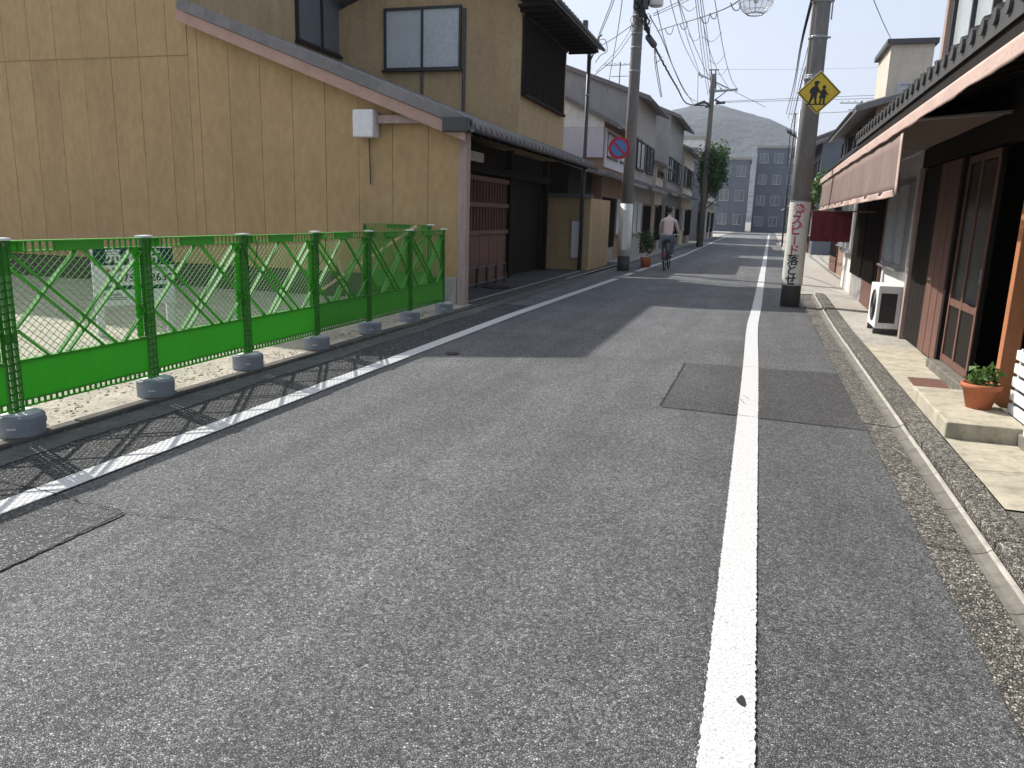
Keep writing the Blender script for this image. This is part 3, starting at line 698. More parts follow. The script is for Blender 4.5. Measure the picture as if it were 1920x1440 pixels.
# ================================================================== HOUSES BEYOND, LEFT
def house(kind, label, side, xf, y0, y1, ze, m, slope=.4, depth=7, pent=True, rm=None, style=0, parts=True, pz=2.9):
    s = side; t = thing(kind, label, 'house', (xf, y0, 0)); rm = rm or M['tile']
    D = lambda d: xf+s*d
    def bx(d0,d1,a,b,z0,z1): return MB().box(min(D(d0),D(d1)), max(D(d0),D(d1)), a, b, z0, z1)
    o = bx(0, depth, y0, y1, 0, ze).build('wall', m, t)
    zr = ze+slope*depth/2
    fixn(MB().prism([(D(0),y0,ze),(D(depth),y0,ze),(D(depth/2),y0,zr)], (0,y1-y0,0)).build('wall', m, t))
    roofslab(y0-.15, y1+.15, D(-.45), ze-.12, D(depth/2), zr+.06, .12, rm, t, tm=rm)
    roofslab(y0-.15, y1+.15, D(depth+.4), ze-.12, D(depth/2), zr+.06, .12, rm, t, tm=rm)
    eave_tiles(y0-.15, y1+.15, D(-.45), ze-.15, t, rm, .32, -s)
    if pent and ze > 3.6:
        roofslab(y0-.05, y1+.05, D(-.75), pz-.28, D(-.002), pz, .08, rm, t, 'pent_roof', tm=rm)
    L_ = y1-y0
    # ground floor: door, lattice, window
    nb = max(2, int(L_/2)); bw = L_/nb
    for i in range(nb):
        a = y0+i*bw+.15; b = a+bw-.3
        if (i+style) % 3 == 0:
            dr = bx(-.05,-.002,a,b,.06,2.1).build('door', M['brown'], t)
            k = a+.06
            while k < b-.05: bx(-.075,-.05,k,k+.04,.5,2.0).build('lattice_bar', M['darkwood'], dr); k += .14
        elif (i+style) % 3 == 1:
            f = bx(-.04,-.002,a,b,.5,2.1).build('window_box', M['black'], t); k = a+.03
            while k < b-.04: bx(-.075,-.04,k,k+.045,.5,2.1).build('lattice_bar', M['darkwood'], f); k += .12
            bx(-.03,-.001,a,b,.0,.48).build('skirting', M['greyw'], t)
        else:
            window(t, (D(-.0), a if s<0 else a, .9), (0,1,0), b-a, 1.2, (-s,0,0), M['alu_l'], M['frost'], 1)
    if ze > 3.6:
        for i in range(nb):
            a = y0+i*bw+.3; b = a+bw-.6
            window(t, (D(0), a, pz+.45), (0,1,0), b-a, min(1.1, ze-pz-.75), (-s,0,0), M['alu'], M['pane'] if i%2 else M['frost'], 1)
    return t
house('low_house', 'low dark timber house with tiled eaves between the ochre house and the white-topped one', -1, -5.3+bend(23), 21.6, 24.7, 2.95, M['darkwood'], .3, 6, False)
hb = house('white_topped_house', 'house with pale lavender upper wall bands over brown lower walls beside the left utility pole', -1, -4.85, 24.8, 29.7, 4.4, M['brownw'], .5, 6, True, style=1)
MB().box(-4.86,-4.80,24.85,29.65,3.02,4.2).build('wall_band', M['lav'], hb); MB().box(-10.7,-4.87,24.74,24.799,3.3,4.2).build('wall_band', M['lav'], hb)
MB().prism([(-10.8,24.76,4.21),(-4.87,24.76,4.21),(-4.87,24.76,4.5),(-7.8,24.76,5.9),(-10.8,24.76,4.5)], (0,.035,0)).build('gable', M['whitew'], hb)
house('grey_house', 'tall grey rendered house just right of the left utility pole', -1, -4.75, 30.4, 35.8, 6.0, M['greyw'], .35, 8, style=2)
house('plaster_house', 'low cream house with tiled roof behind the cyclist', -1, -4.6, 36.0, 38.5, 3.9, M['cream'], .4, 6, style=0)
house('tall_grey_house', 'large grey house beyond the cream one, on the left of the street', -1, -4.5, 39.3, 46.0, 6.4, M['greyw'], .4, 8, style=1)
house('ochre_far_house', 'pale brown house behind the street tree', -1, -4.4, 46.3, 53.0, 5.4, M['cream'], .4, 8, style=2)
house('dark_far_house', 'small dark house far down the left side of the street', -1, -4.2, 56.5, 63.0, 5.6, M['slatew'], .4, 8, style=0)
house('far_left_house', 'farthest pale house on the left side of the street', -1, -4.0, 64, 74.0, 6.2, M['whitew'], .4, 8, style=1)
# right side
house('brown_right_house', 'brown-grey two-storey house behind the awning, right of the warning sign pole', 1, 2.35, 20.6, 28.0, 4.3, M['brownw'], .28, 7, style=1)
house('right_far_house', 'slate grey house on the right behind the near utility pole', 1, 2.45, 40, 48.0, 5.2, M['slatew'], .4, 7, style=2)
house('right_far_white_house', 'white house far down the right side of the street', 1, 2.5, 50, 58.0, 5.8, M['whitew'], .4, 7, style=0)
house('right_last_house', 'dark slate house at the far right end of the street', 1, 2.6, 66, 80.0, 7.5, M['slatew'], .4, 7, style=1)
# buildings closing the view
def block(kind, label, x0, x1, y, z, m, floors, cols, depth=8):
    t = thing(kind, label, 'building', ((x0+x1)/2, y, 0)); MB().box(x0,x1,y,y+depth,0,z).build('wall', m, t)
    MB().box(x0-.15,x1+.15,y-.15,y+depth+.15,z,z+.35).build('parapet', M['conc'], t)
    fw = (x1-x0)/cols; fh = z/floors
    for i in range(cols):
        for j in range(floors): window(t, (x0+fw*i+fw*.2, y, fh*j+fh*.3), (1,0,0), fw*.6, fh*.45, (0,-1,0), M['alu_l'], M['pane'], 1)
    return t
block('apartment_block', 'slate grey apartment block closing the far end of the street', -1.2, 6.5, 118, 11.5, M['slatew'], 4, 4)
block('apartment_block', 'lower grey-white block at the far end of the street, left of the slate one', -10, -2.0, 112, 9.5, M['slatew'], 3, 4)
block('office_block', 'pale block behind the far crossarm pole', -16, -7, 95, 10.5, M['whitew'], 3, 4)
# ================================================================== RIGHT SHOP
sh = thing('shop_house', 'dark open-fronted timber shop house with tiled eave on the near right', 'shop', (2, 8, 0))
SX = 1.95
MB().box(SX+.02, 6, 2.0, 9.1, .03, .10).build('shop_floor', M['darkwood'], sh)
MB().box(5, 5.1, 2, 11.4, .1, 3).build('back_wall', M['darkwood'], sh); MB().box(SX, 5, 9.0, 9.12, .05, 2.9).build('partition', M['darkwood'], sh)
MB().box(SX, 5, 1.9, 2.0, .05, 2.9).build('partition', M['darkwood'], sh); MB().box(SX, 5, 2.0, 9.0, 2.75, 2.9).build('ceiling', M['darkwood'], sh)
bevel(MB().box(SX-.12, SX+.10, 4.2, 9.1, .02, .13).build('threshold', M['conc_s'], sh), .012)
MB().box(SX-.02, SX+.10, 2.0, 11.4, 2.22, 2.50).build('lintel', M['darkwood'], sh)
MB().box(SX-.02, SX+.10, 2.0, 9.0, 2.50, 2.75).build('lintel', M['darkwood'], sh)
bevel(MB().box(SX-.06, SX+.06, 6.80, 6.90, .13, 2.22).build('post', M['redwood'], sh), .006)
bevel(MB().box(SX-.05, SX+.06, 9.02, 9.12, .05, 2.22).build('post', M['darkwood'], sh), .006)
bevel(MB().box(SX-.06, SX+.06, 11.20, 11.32, .05, 2.22).build('post', M['pinkwood'], sh), .006)
for z in (.14, .72, 2.12): MB().box(SX-.012, SX-.001, 7.9, 9.0, z, z+.07).build('door_rail', M['brown'], sh)
for y in (7.9, 8.45, 8.94): MB().box(SX-.014, SX-.002, y, y+.055, .14, 2.19).build('door_stile', M['brown'], sh)
MB().box(SX-.022, SX-.014, 7.915, 7.94, 1.0, 1.14).build('door_pull', M['steel'], sh)
# sliding doors: dark pane door pushed open, brown boarded bay
dr = MB().box(SX+.0, SX+.04, 7.9, 9.0, .14, 2.2).build('sliding_door', M['darkwood'], sh); MB().box(SX-.004, SX-.001, 8.0, 8.9, .8, 2.1).build('pane', M['shop_pane'], dr)
for i in range(6): bevel(MB().box(SX-.03+.004*(i%2), SX+.03, 9.14+i*.17, 9.14+i*.17+.163, .08, 2.2).build('wall_board', M['brown'], sh), .004)
for i in range(6): bevel(MB().box(SX-.02, SX+.04, 10.17+i*.17, 10.17+i*.17+.16, .08, 2.2).build('wall_board', M['darkwood'], sh), .004)
MB().box(SX+.03, SX+.2, 9.1, 11.3, .0, 2.9).build('wall', M['darkwood'], sh)
# upper floor
MB().box(2.02, 7, 1.5, 11.45, 2.9, 5.2).build('upper_wall', M['greyw'], sh)
window(sh, (2.02, 9.05, 3.35), (0,1,0), 1.95, 1.5, (-1,0,0), M['alu'], M['frost'], 1)
window(sh, (2.02, 4.4, 3.35), (0,1,0), 2.6, 1.5, (-1,0,0), M['alu'], M['pane'], 1)
bevel(MB().box(1.96, 2.10, 11.36, 11.50, 2.9, 5.2).build('corner_board', M['pinkwood'], sh), .006)
MB().box(1.985, 2.01, 1.5, 11.36, 2.95, 3.2).build('skirt_board', M['alu_l'], sh)
roofslab(1.3, 11.7, 1.3, 5.15, 4.5, 6.3, .12, M['tile_dk'], sh, 'upper_roof')
roofslab(1.6, 11.75, 1.14, 2.66, 2.0, 2.93, .12, M['tile_dk'], sh, 'pent_roof', tm=M['tile_dk'])
eave_tiles(1.6, 11.75, 1.14, 2.63, sh, M['tile_dk'], .25, -1, False)
MB().box(1.16, 1.22, 1.6, 11.7, 2.42, 2.55).build('eave_board', M['darkwood'], sh)
for i in range(24): MB().bar((1.2, 1.8+i*.43, 2.51), (1.97, 1.8+i*.43, 2.75), .05, .06).build('rafter', M['darkwood'], sh)
# awning: long cloth canopy with a hanging valance at its far part
aw = thing('awning', 'faded pink-brown cloth awning with hanging flap, right of the warning sign pole', 'awning', (1.2, 10, 2.3))
b = MB(); n = 60
for i in range(n+1):
    y = 7.7+10.3*i/n; sg_ = .004*math.sin(y*4.4)
    b.v += [Vector((1.10+bend(y)*.6, y, 2.395+sg_)), Vector((1.93+bend(y)*.6, y, 2.47+.4*sg_))]
for i in range(n): b.f.append((2*i,2*i+1,2*i+3,2*i+2))
o = b.build('canopy_cloth', M['awning'], aw); o.modifiers.new('thick','SOLIDIFY').thickness = .006
def drape(y0, y1, z0, z1, x, amp, name, m, fold=9, edge=None):
    b = MB(); nn = int((y1-y0)*14); rows = 6
    for j in range(rows+1):
        for i in range(nn+1):
            y = y0+(y1-y0)*i/nn; q = 1-j/rows
            b.v.append(Vector((x+bend(y)*.6+amp*q*(math.sin(y*fold)+.5*math.sin(y*fold*2.3+1)), y, z0+(z1-z0)*j/rows+(.006*math.sin(y*5) if j==0 else 0))))
    for j in range(rows):
        for i in range(nn): a = j*(nn+1)+i; b.f.append((a,a+1,a+nn+2,a+nn+1))
    o = b.build(name, m, aw, True); o.modifiers.new('thick','SOLIDIFY').thickness = .005; return o
drape(4.2, 18.0, 2.30, 2.40, 1.095, .004, 'valance', M['awntrim'])
drape(7.75, 17.5, 1.78, 2.28, 1.12, .022, 'hanging_flap', M['awning'], 5)
drape(7.68, 7.80, 1.76, 2.29, 1.115, .006, 'flap_edge', M['awntrim'], 5)
drape(7.8, 17.5, 1.745, 1.81, 1.105, .018, 'flap_hem', M['awntrim'], 5)
for y in (7.75, 11.2, 14.5, 17.6): MB().tube([(1.10+bend(y), y, 2.39), (1.93+bend(y), y, 2.455)], .012, 6).build('support_arm', M['steel'], aw)
MB().tube([(1.12, 4.2, 2.385), (1.12+bend(18), 18.0, 2.385)], .016, 8).build('front_bar', M['steel'], aw)
o = MB().tube([at(1862,75,5.9), at(1925,40,5.0)], .06, 14).build('rolled_blind', M['copper'], smooth=True); tag(o, 'rolled orange blind lying on the dark tiled eave at the top right edge', 'blind')
# step, mat, pots, planter
bevel(tag(MB().box(1.385, 1.90, 5.95, 7.25, .035, .16).build('stone_step', M['apron']), 'pale stone step slab in front of the dark shop opening', 'step'), .012)
tag(MB().prism([(1.50,7.5,.045),(1.80,7.5,.045),(1.82,8.25,.045),(1.52,8.25,.045)], (0,0,.012)).build('door_mat', M['brown']), 'dark brown mat on the pale ground before the shop door', 'mat')
pt = thing('flower_pot', 'terracotta flower pot standing on the pale stone step', 'pot', (1.72, 6.55, .16))
MB().lathe([(.085,0),(.125,.15),(.140,.152),(.142,.19),(.125,.192),(.118,.16),(.02,.158)], (1.72,6.55,.16), 24).build('pot', M['terra'], pt, True)
def leaves(c, r, n, s, m, name, parent, shape=(1,1,1), seed=1, **k):
    rnd = random.Random(seed); b = MB()
    for _ in range(n):
        d = Vector((rnd.gauss(0,1), rnd.gauss(0,1), rnd.gauss(0,1))).normalized()
        q = rnd.random()**.45; clump = .75+.45*mn.noise(d*2.2+Vector((seed,0,0)))
        p = Vector(c)+Vector((d.x*shape[0], d.y*shape[1], d.z*shape[2]))*r*q*clump
        a = Vector((rnd.uniform(-1,1), rnd.uniform(-1,1), rnd.uniform(-.4,.6))).normalized(); t = a.cross(Vector((rnd.uniform(-1,1), rnd.uniform(-1,1), rnd.uniform(-1,1)))).normalized()
        ss = s*rnd.uniform(.6,1.3)
        b.add([p-t*ss*.35, p+a*ss*.5-t*ss*.1, p+a*ss, p+a*ss*.5+t*ss*.45], [(0,1,2,3)])
    o = b.build(name, m, parent); 
    for kk, v in k.items(): o[kk] = v
    return o
leaves((1.72,6.55,.40), .13, 130, .07, M['leaf2'], 'foliage', pt, (1,1,.8), 3)
pl = thing('planter', 'white square planter with pink blossoms at the right edge of the photo', 'planter', (1.97,5.75,.045))
bevel(MB().prism([(1.84,5.62,.045),(2.10,5.62,.045),(2.10,5.90,.045),(1.84,5.90,.045)], (0,0,.36)).build('box', M['white'], pl), .012)
leaves((1.97,5.76,.52), .20, 260, .07, M['leaf2'], 'foliage', pl, (1,1,.8), 5)
leaves((1.97,5.74,.58), .18, 70, .05, M['awntrim'], 'blossoms', pl, (1,1,.7), 9)
cr = thing('white_crate', 'white slatted crate standing beside the planter against the shop front', 'crate', (1.98,6.3,.045))
for z in (.16,.26,.36,.46,.56): bevel(MB().box(1.90,1.925,6.08,6.5,z,z+.07).build('slat', M['white'], cr), .004)
for y in (6.08,6.46): bevel(MB().box(1.926,2.12,y,y+.04,.13,.64).build('side', M['white'], cr), .004)
# air conditioner outdoor unit
ac = thing('air_conditioner', 'white outdoor air-conditioner unit with dark fan grille at the foot of the right-hand house', 'appliance', (1.8, 11.9, .04))
bevel(MB().box(1.62,1.92,11.5,12.25,.12,.70).build('casing', M['white'], ac), .012)
g_ = MB()
for r in (.06,.11,.16,.21):
    pts = [(1.612, 11.83+r*math.cos(a*math.pi/12), .41+r*math.sin(a*math.pi/12)) for a in range(25)]; g_.tube(pts, .004, 4, False)
MB().prism([(1.619,11.83+.22*math.cos(a*math.pi/12), .41+.22*math.sin(a*math.pi/12)) for a in range(24)], (-.004,0,0)).build('fan_opening', M['ink'], ac); g_.build('grille', M['dksteel'], ac)
MB().box(1.66,1.86,11.494,11.4995,.2,.6).build('side_vent', M['ink'], ac)
for y in (11.56,12.12): MB().box(1.62,1.92,y,y+.07,.04,.119).build('foot', M['dksteel'], ac)
# neighbouring white house
wh = house('white_shop_house', 'white plastered low house under the awning, beside the near utility pole', 1, 1.99, 11.9, 20.3, 2.95, M['whitew'], .25, 7, False, style=2, rm=M['tile_dk'])
fl_ = thing('cloth_banner', 'dark red cloth banner hanging below the awning beside the wrapped utility pole', 'banner', (1.4, 14.2, 1.5))
a = at(1524,396,14.2); c = at(1600,396,14.2); d_ = at(1600,455,14.2)
b = MB(); n = 20
for j in range(6):
    for i in range(n+1): x = a.x+(c.x-a.x)*i/n; b.v.append(Vector((x, 14.2+.018*math.sin(i*1.1)*(.3+j*.2), a.z+(d_.z-a.z)*j/5)))
for j in range(5):
    for i in range(n): q = j*(n+1)+i; b.f.append((q,q+1,q+n+2,q+n+1))
o = b.build('cloth', M['noren'], fl_, True); o.modifiers.new('t','SOLIDIFY').thickness = .004
MB().tube([(a.x-.04,14.2,a.z+.01),(c.x+.35,14.2,a.z+.01)], .011, 8).build('rod', M['brown'], fl_)
shb = thing('shrub', 'light green leafy shrub peeping out behind the near utility pole', 'plant', (1.25,19,0.05))
MB().tube([(.93,19,.0),(.95,19,1.2),(1.12,19,2.2)], [.03,.025,.015], 6).build('stem', M['trunk'], shb); leaves((1.22,19,2.25), .42, 420, .11, M['leaf2'], 'foliage', shb, (1,1,1.3), 11)
# stair tower behind
tt = thing('stair_tower', 'narrow grey-cream tower block rising behind the right-hand roofs', 'building', (4.7,30,0))
a = at(1672,84,30); c = at(1740,180,30)
MB().box(a.x, c.x, 30, 33, 0, a.z).build('wall', M['cream'], tt); MB().box(a.x-.15, c.x+.1, 29.85, 33.1, a.z, a.z+.16).build('roof', M['dksteel'], tt)
window(tt, (a.x+.35,30,a.z-2.2), (1,0,0), .7, 1.0, (0,-1,0), M['alu_l'], M['frost'], 0)

# ================================================================== UTILITY POLES
def band(b, x, y, z, r): b.lathe([(r+.006,0),(r+.010,.01),(r+.010,.035),(r+.006,.045)], (x,y,z), 20)
PX, PY = .655, 15.0
rp = thing('utility_pole', 'thick concrete utility pole on the right with yellow warning sign and white lettered wrap', 'pole', (PX,PY,0))
MB().lathe([(.170,-.1),(.168,.42),(.166,.5)], (PX,PY,0), 32).build('painted_base', M['polebase'], rp, True)
MB().lathe([(.164,.50),(.150,4),(.138,8),(.13,10.5)], (PX,PY,0), 32).build('shaft', M['pole'], rp, True)
b = MB()
for z in (3.93, 4.55, 5.12): band(b, PX, PY, z, .153-.0035*(z-3.9))
for z in (4.56, 5.13): b.box(PX+.14, PX+.20, PY-.03, PY+.03, z+.008, z+.03)
b.build('band', M['steel'], rp)
MB().tube([(PX+.175,PY-.03,4.85),(PX+.175,PY-.03,9)], .012, 6).build('conduit', M['steel'], rp)
MB().tube([(PX-.13,PY-.09,3.6),(PX-.12,PY-.09,9)], .006, 5).build('ground_wire', M['cable'], rp)
for i, z in enumerate((5.6,6.0,6.4)): MB().tube([(PX,PY,z),(PX+(.3 if i%2 else -.3),PY,z)], .009, 6).build('climbing_step', M['steel'], rp)
# wrap with writing
ang0 = math.atan2(-PY, -PX)                       # towards the viewer
WR = .181
b = MB(); n = 64; rows = 30
for j in range(rows+1):
    for i in range(n+1):
        a = 2*math.pi*i/n; z = .39+1.49*j/rows; r = WR-.004*j/rows+.0035*mn.noise(Vector((math.cos(a)*2, math.sin(a)*2, z*1.6)))
        b.v.append(Vector((PX+r*math.cos(a), PY+r*math.sin(a), z)))
for j in range(rows):
    for i in range(n): a = j*(n+1)+i; b.f.append((a,a+1,a+n+2,a+n+1))
wr = b.build('wrap_sheet', M['wrap'], rp, True, label='white lettered plastic wrap')
b = MB()
for z in (.40, 1.865): b.lathe([(WR+.003,0),(WR+.004,.006),(WR+.003,.012)], (PX,PY,z), 40)
b.build('wrap_tie', M['dksteel'], wr)
def WP(z0, du=0, lift=.0042):
    def f(x, y):
        a = ang0+(x+du)/WR; return (PX+(WR+lift)*math.cos(a), PY+(WR+lift)*math.sin(a), z0+y)
    return f
for i, (ch, m_) in enumerate((('ス','magenta'),('ピ','magenta'),('｜','magenta'),('ド','magenta'),('落','ink'),('と','ink'),('せ','ink'))):
    z = 1.535-i*.176
    if ch == '｜':
        b = MB(); r = lambda x, y: Vector(WP(z, -.03)(x, y)); b.add([r(-.013,-.075), r(.013,-.075), r(.013,.075), r(-.013,.075)], [(0,1,2,3)]); b.build('lettering', M[m_], wr)
    else:
        o = text(ch, .205, M[m_], 'lettering', wr, WP(z, -.03), 0)
        vs = []; fs = []; src = [(v.co.copy()) for v in o.data.vertices]; pl_ = [tuple(p.vertices) for p in o.data.polygons]
        for q, (dx, dz) in enumerate(((0,0),(.005,0),(-.005,0),(0,.004),(0,-.004))):
            k_ = len(vs); vs += [c_+Vector((dx*.99, 0, dz))+Vector((0,-.0004*q,0)) for c_ in src]; fs += [tuple(i_+k_ for i_ in p_) for p_ in pl_]
        me_ = bpy.data.meshes.new('lettering'); me_.from_pydata(vs, [], fs); me_.materials.append(M[m_]); o.data = me_
b = MB(); pts = []
for i in range(18):
    a = i*2*math.pi/18; r = (.115 if i%2 == 0 else .062)*(1+.15*math.sin(i*2.7)); pts.append(Vector(WP(1.735,.0,.0035)(r*math.cos(a)*1.05, r*math.sin(a))))
cc = Vector(WP(1.735,0,.0035)(0,0)); b.add([cc]+pts, [(0,i+1,(i+1)%18+1) for i in range(18)]); b.build('burst_mark', M['magenta'], wr)
text('危', .10, M['wrap'], 'lettering', wr, WP(1.735,-.01,.0055), .003)
# ---- warning sign
sc = at(1535.5,173.5,14.72); sgn = thing('warning_sign', 'yellow diamond warning sign with two walking children in black, fixed to the right utility pole', 'sign', sc)
hx = .352
def dia(h, y0, y1): return MB().prism([(sc.x-h,y0,sc.z),(sc.x,y0,sc.z-h),(sc.x+h,y0,sc.z),(sc.x,y0,sc.z+h)], (0,y1-y0,0))
yy = sc.y
bevel(dia(hx, yy, yy+.012).build('plate', M['white'], sgn), .002)
dia(hx-.006, yy-.002, yy-.0005).build('yellow_field', M['yellow'], sgn)
b = MB(); h1, h2 = hx-.022, hx-.042; c4 = lambda h: [(sc.x-h,yy-.0035,sc.z),(sc.x,yy-.0035,sc.z-h),(sc.x+h,yy-.0035,sc.z),(sc.x,yy-.0035,sc.z+h)]
b.add(c4(h1)+c4(h2), [(i,(i+1)%4,(i+1)%4+4,i+4) for i in range(4)]); b.build('border', M['ink'], sgn)
def zp(x, y): return (sc.x+(x-1628)/188*hx, yy-.0042, sc.z-(y-797)/188*hx)
def zpoly(pts, n='figure'): b = MB(); b.prism([zp(*p) for p in pts], (0,-.0012,0)); return b.build(n, M['ink'], sgn)
zpoly([(1520,893),(1708,893),(1700,903),(1528,903)], 'base_line')
# taller child with satchel
b = MB()
def blob(pts): b.prism([zp(*p) for p in pts], (0,-.0012,0))
blob([(1602+20*math.cos(a*.524), 718+20*math.sin(a*.524)) for a in range(12)]); b.prism([(p[0],p[1]-.0015,p[2]) for p in [zp(1580,712),zp(1590,699),(zp(1612,697)),zp(1628,708),zp(1629,714)]], (0,-.001,0))
blob([(1592,736),(1612,738),(1622,760),(1618,800),(1612,832),(1560,828),(1562,805),(1548,800),(1552,768),(1572,748)])
b.build('child_figure', M['ink'], sgn)
b = MB(); blob([(1562,826),(1592,832),(1572,868),(1562,893),(1542,890),(1552,866)]); b.build('child_figure', M['ink'], sgn)
b = MB(); blob([(1590,830),(1614,828),(1612,862),(1620,893),(1598,893),(1596,862)]); b.build('child_figure', M['ink'], sgn)
b = MB(); blob([(1616,748),(1640,790),(1646,800),(1638,806),(1630,800),(1612,776)]); b.build('child_figure', M['ink'], sgn)
# smaller child
b = MB(); blob([(1669+17*math.cos(a*.524), 752+17*math.sin(a*.524)) for a in range(12)]); b.build('child_figure', M['ink'], sgn)
b = MB(); blob([(1660,768),(1678,768),(1686,788),(1692,845),(1630,845),(1646,800)]); b.build('child_figure', M['ink'], sgn)
b = MB(); blob([(1680,774),(1712,816),(1704,824),(1680,800)]); b.build('child_figure', M['ink'], sgn)
b = MB(); blob([(1658,774),(1640,802),(1632,796),(1650,772)]); b.build('child_figure', M['ink'], sgn)
b = MB(); blob([(1642,844),(1658,844),(1652,893),(1636,893)]); b.build('child_figure', M['ink'], sgn)
b = MB(); blob([(1666,844),(1684,844),(1686,893),(1668,893)]); b.build('child_figure', M['ink'], sgn)
MB().tube([(sc.x-.1,PY-.12,sc.z+.30),(sc.x-.1,yy+.013,sc.z+.2)], .02, 8).build('bracket', M['dksteel'], sgn)
b = MB(); band(b, PX, PY, sc.z+.24, .155); b.box(sc.x-.14,sc.x-.08,yy+.013,PY-.1,sc.z+.22,sc.z+.30); b.build('clamp', M['steel'], sgn)

# ---- left pole
QX, QY = -3.62, 22.3
lp = thing('utility_pole', 'concrete utility pole on the left with tangled cables and a white transformer can', 'pole', (QX,QY,0))
MB().lathe([(.178,-.1),(.175,.40)], (QX,QY,0), 24).build('painted_base', M['polebase'], lp, True)
MB().lathe([(.165,.40),(.150,5),(.135,9),(.125,11.5)], (QX,QY,0), 24).build('shaft', M['pole'], lp, True)
w2 = MB().lathe([(.18,0),(.184,.5),(.178,1.45)], (QX,QY,.42), 28).build('wrap_sheet', M['wrap'], lp, True)
MB().box(QX-.05,QX+.1,QY-.20,QY-.186,.6,1.7).build('print_panel', M['cap'], w2)
b = MB()
for z in (5.35, 5.95, 6.3, 6.75): band(b, QX, QY, z, .150-.003*(z-5))
b.build('band', M['steel'], lp)
MB().lathe([(.17,0),(.19,.03),(.19,.75),(.05,.85)], (QX+.47,QY-.1,6.97), 20).build('transformer', M['white'], lp, True)
MB().box(QX-.1,QX+.6,QY-.04,QY+.04,7.2,7.28).build('transformer_arm', M['steel'], lp)
MB().box(QX-.1,QX+.28,QY-.3,QY-.1,6.9,7.5).build('junction_box', M['dksteel'], lp)
MB().box(QX-.5,QX+2.2,QY-.05,QY+.05,9.3,9.4).build('crossarm', M['steel'], lp)
a = at(1213,66,22.1); c = at(1229,88,22.1); fixn(MB().tube([a, a+(c-a)*.12, a+(c-a)*.88, c], [.05,.085,.085,.05], 12).build('cable_closure', M['dksteel'], lp, True))
# tangle of cables on the pole
b = MB(); rnd = random.Random(5)
for k in range(7):
    p0 = at(1192+rnd.uniform(-4,10), rnd.uniform(-30,5), 22.0); p1 = at(1212+rnd.uniform(-8,8), 45+rnd.uniform(-15,25), 22.0)
    pts = [p0+(p1-p0)*(i/10)+Vector((rnd.uniform(-.05,.05), rnd.uniform(-.05,.03), rnd.uniform(-.03,.03))) for i in range(11)]
    b.tube(pts, rnd.choice((.012,.02,.03)), 6)
for k in range(5):
    cx, cy = 1200+rnd.uniform(-12,16), 30+rnd.uniform(-25,25); pts = [at(cx+rnd.uniform(5,9)*math.cos(i*.6), cy+rnd.uniform(8,13)*math.sin(i*.6), 22.0-.15) for i in range(11)]; b.tube(pts, .008, 5)
b.build('cable_tangle', M['cable'], lp, True)
# round no-parking sign
ns = thing('traffic_sign', 'round red-rimmed blue traffic sign on the left utility pole', 'sign', (-3.88,22,3.35))
def disc(r, y0, t, n=32): return MB().prism([(-3.88+r*math.cos(2*math.pi*i/n), y0, 3.35+r*math.sin(2*math.pi*i/n)) for i in range(n)], (0,t,0))
disc(.30,22.0,.012).build('plate', M['red'], ns); disc(.215,21.994,.004).build('field', M['blue'], ns)
b = MB(); b.bar((-3.88-.15,21.990,3.35+.15),(-3.88+.15,21.990,3.35-.15),.004,.055,(1,0,1)); b.build('slash', M['red'], ns)
MB().box(-3.88,-3.62,22.015,22.10,3.33,3.37).build('bracket', M['steel'], ns)
# service pole left
sp = thing('service_pole', 'thin dark steel service pole with cable brackets by the white-topped house', 'pole', (-4.66,21.2,0))
MB().tube([(-4.66,21.2,0),(-4.66,21.2,5.85)], .055, 10).build('shaft', M['dksteel'], sp, True)
b = MB(); band(b,-4.66,21.2,5.6,.05); band(b,-4.66,21.2,4.6,.05); b.build('band', M['steel'], sp)
MB().tube([(-4.62,21.2,5.5),(-4.50,21.2,5.75),(-4.42,21.2,6.05),(-4.35,21.2,6.1)], .02, 6).build('bracket', M['dksteel'], sp)
MB().box(-4.85,-4.74,21.1,21.25,6.0,6.45).build('insulator', M['dksteel'], sp); MB().tube([(-4.80,21.2,6.1),(-4.66,21.2,5.85)], .02, 6).build('bracket', M['dksteel'], sp)
# far crossarm pole
FP = at(1334,190,45); fpx = FP.x
fp = thing('utility_pole', 'distant utility pole with a long crossarm over the middle of the street view', 'pole', (fpx,45,0))
MB().lathe([(.17,0),(.13,9.0),(.12,9.1)], (fpx,45,0), 16).build('shaft', M['pole'], fp, True)
a = at(1329,172,45); c = at(1383,168,45); MB().bar(a, c, .10, .10).build('crossarm', M['steel'], fp)
MB().bar(at(1340,188,45), at(1362,171,45), .05, .05).build('brace', M['steel'], fp)
for x0 in (1333.5,1342): MB().tube([at(x0,170,45), at(x0,130,45)], .035, 6).build('mast', M['dksteel'], fp)
MB().tube([at(1329,131,45), at(1348,131,45)], .03, 6).build('mast_bar', M['dksteel'], fp)
MB().bar(at(1309,138,45.2), at(1366,166,45.2), .06, .06).build('diagonal_arm', M['steel'], fp)
for q in (1332,1340,1352,1366,1381): MB().tube([at(q,171,45), at(q,165,45)], .06, 8).build('insulator', M['insul'], fp)
for (x0,y0) in ((1311,139),(1316,143)): MB().tube([at(x0,y0+3,45.2), at(x0,y0-3,45.2)], .07, 8).build('insulator', M['insul'], fp)
b = MB(); 
for (a_, c_, r) in (((1303,197),(1322,190),.07),((1318,190),(1330,196),.06),((1342,194),(1360,192),.07),((1340,187),(1350,192),.05),((1322,200),(1332,199),.06)): MB().tube([at(*a_,44.8), at(*c_,44.8)], r, 8).build('cable_closure', M['dksteel'], fp)
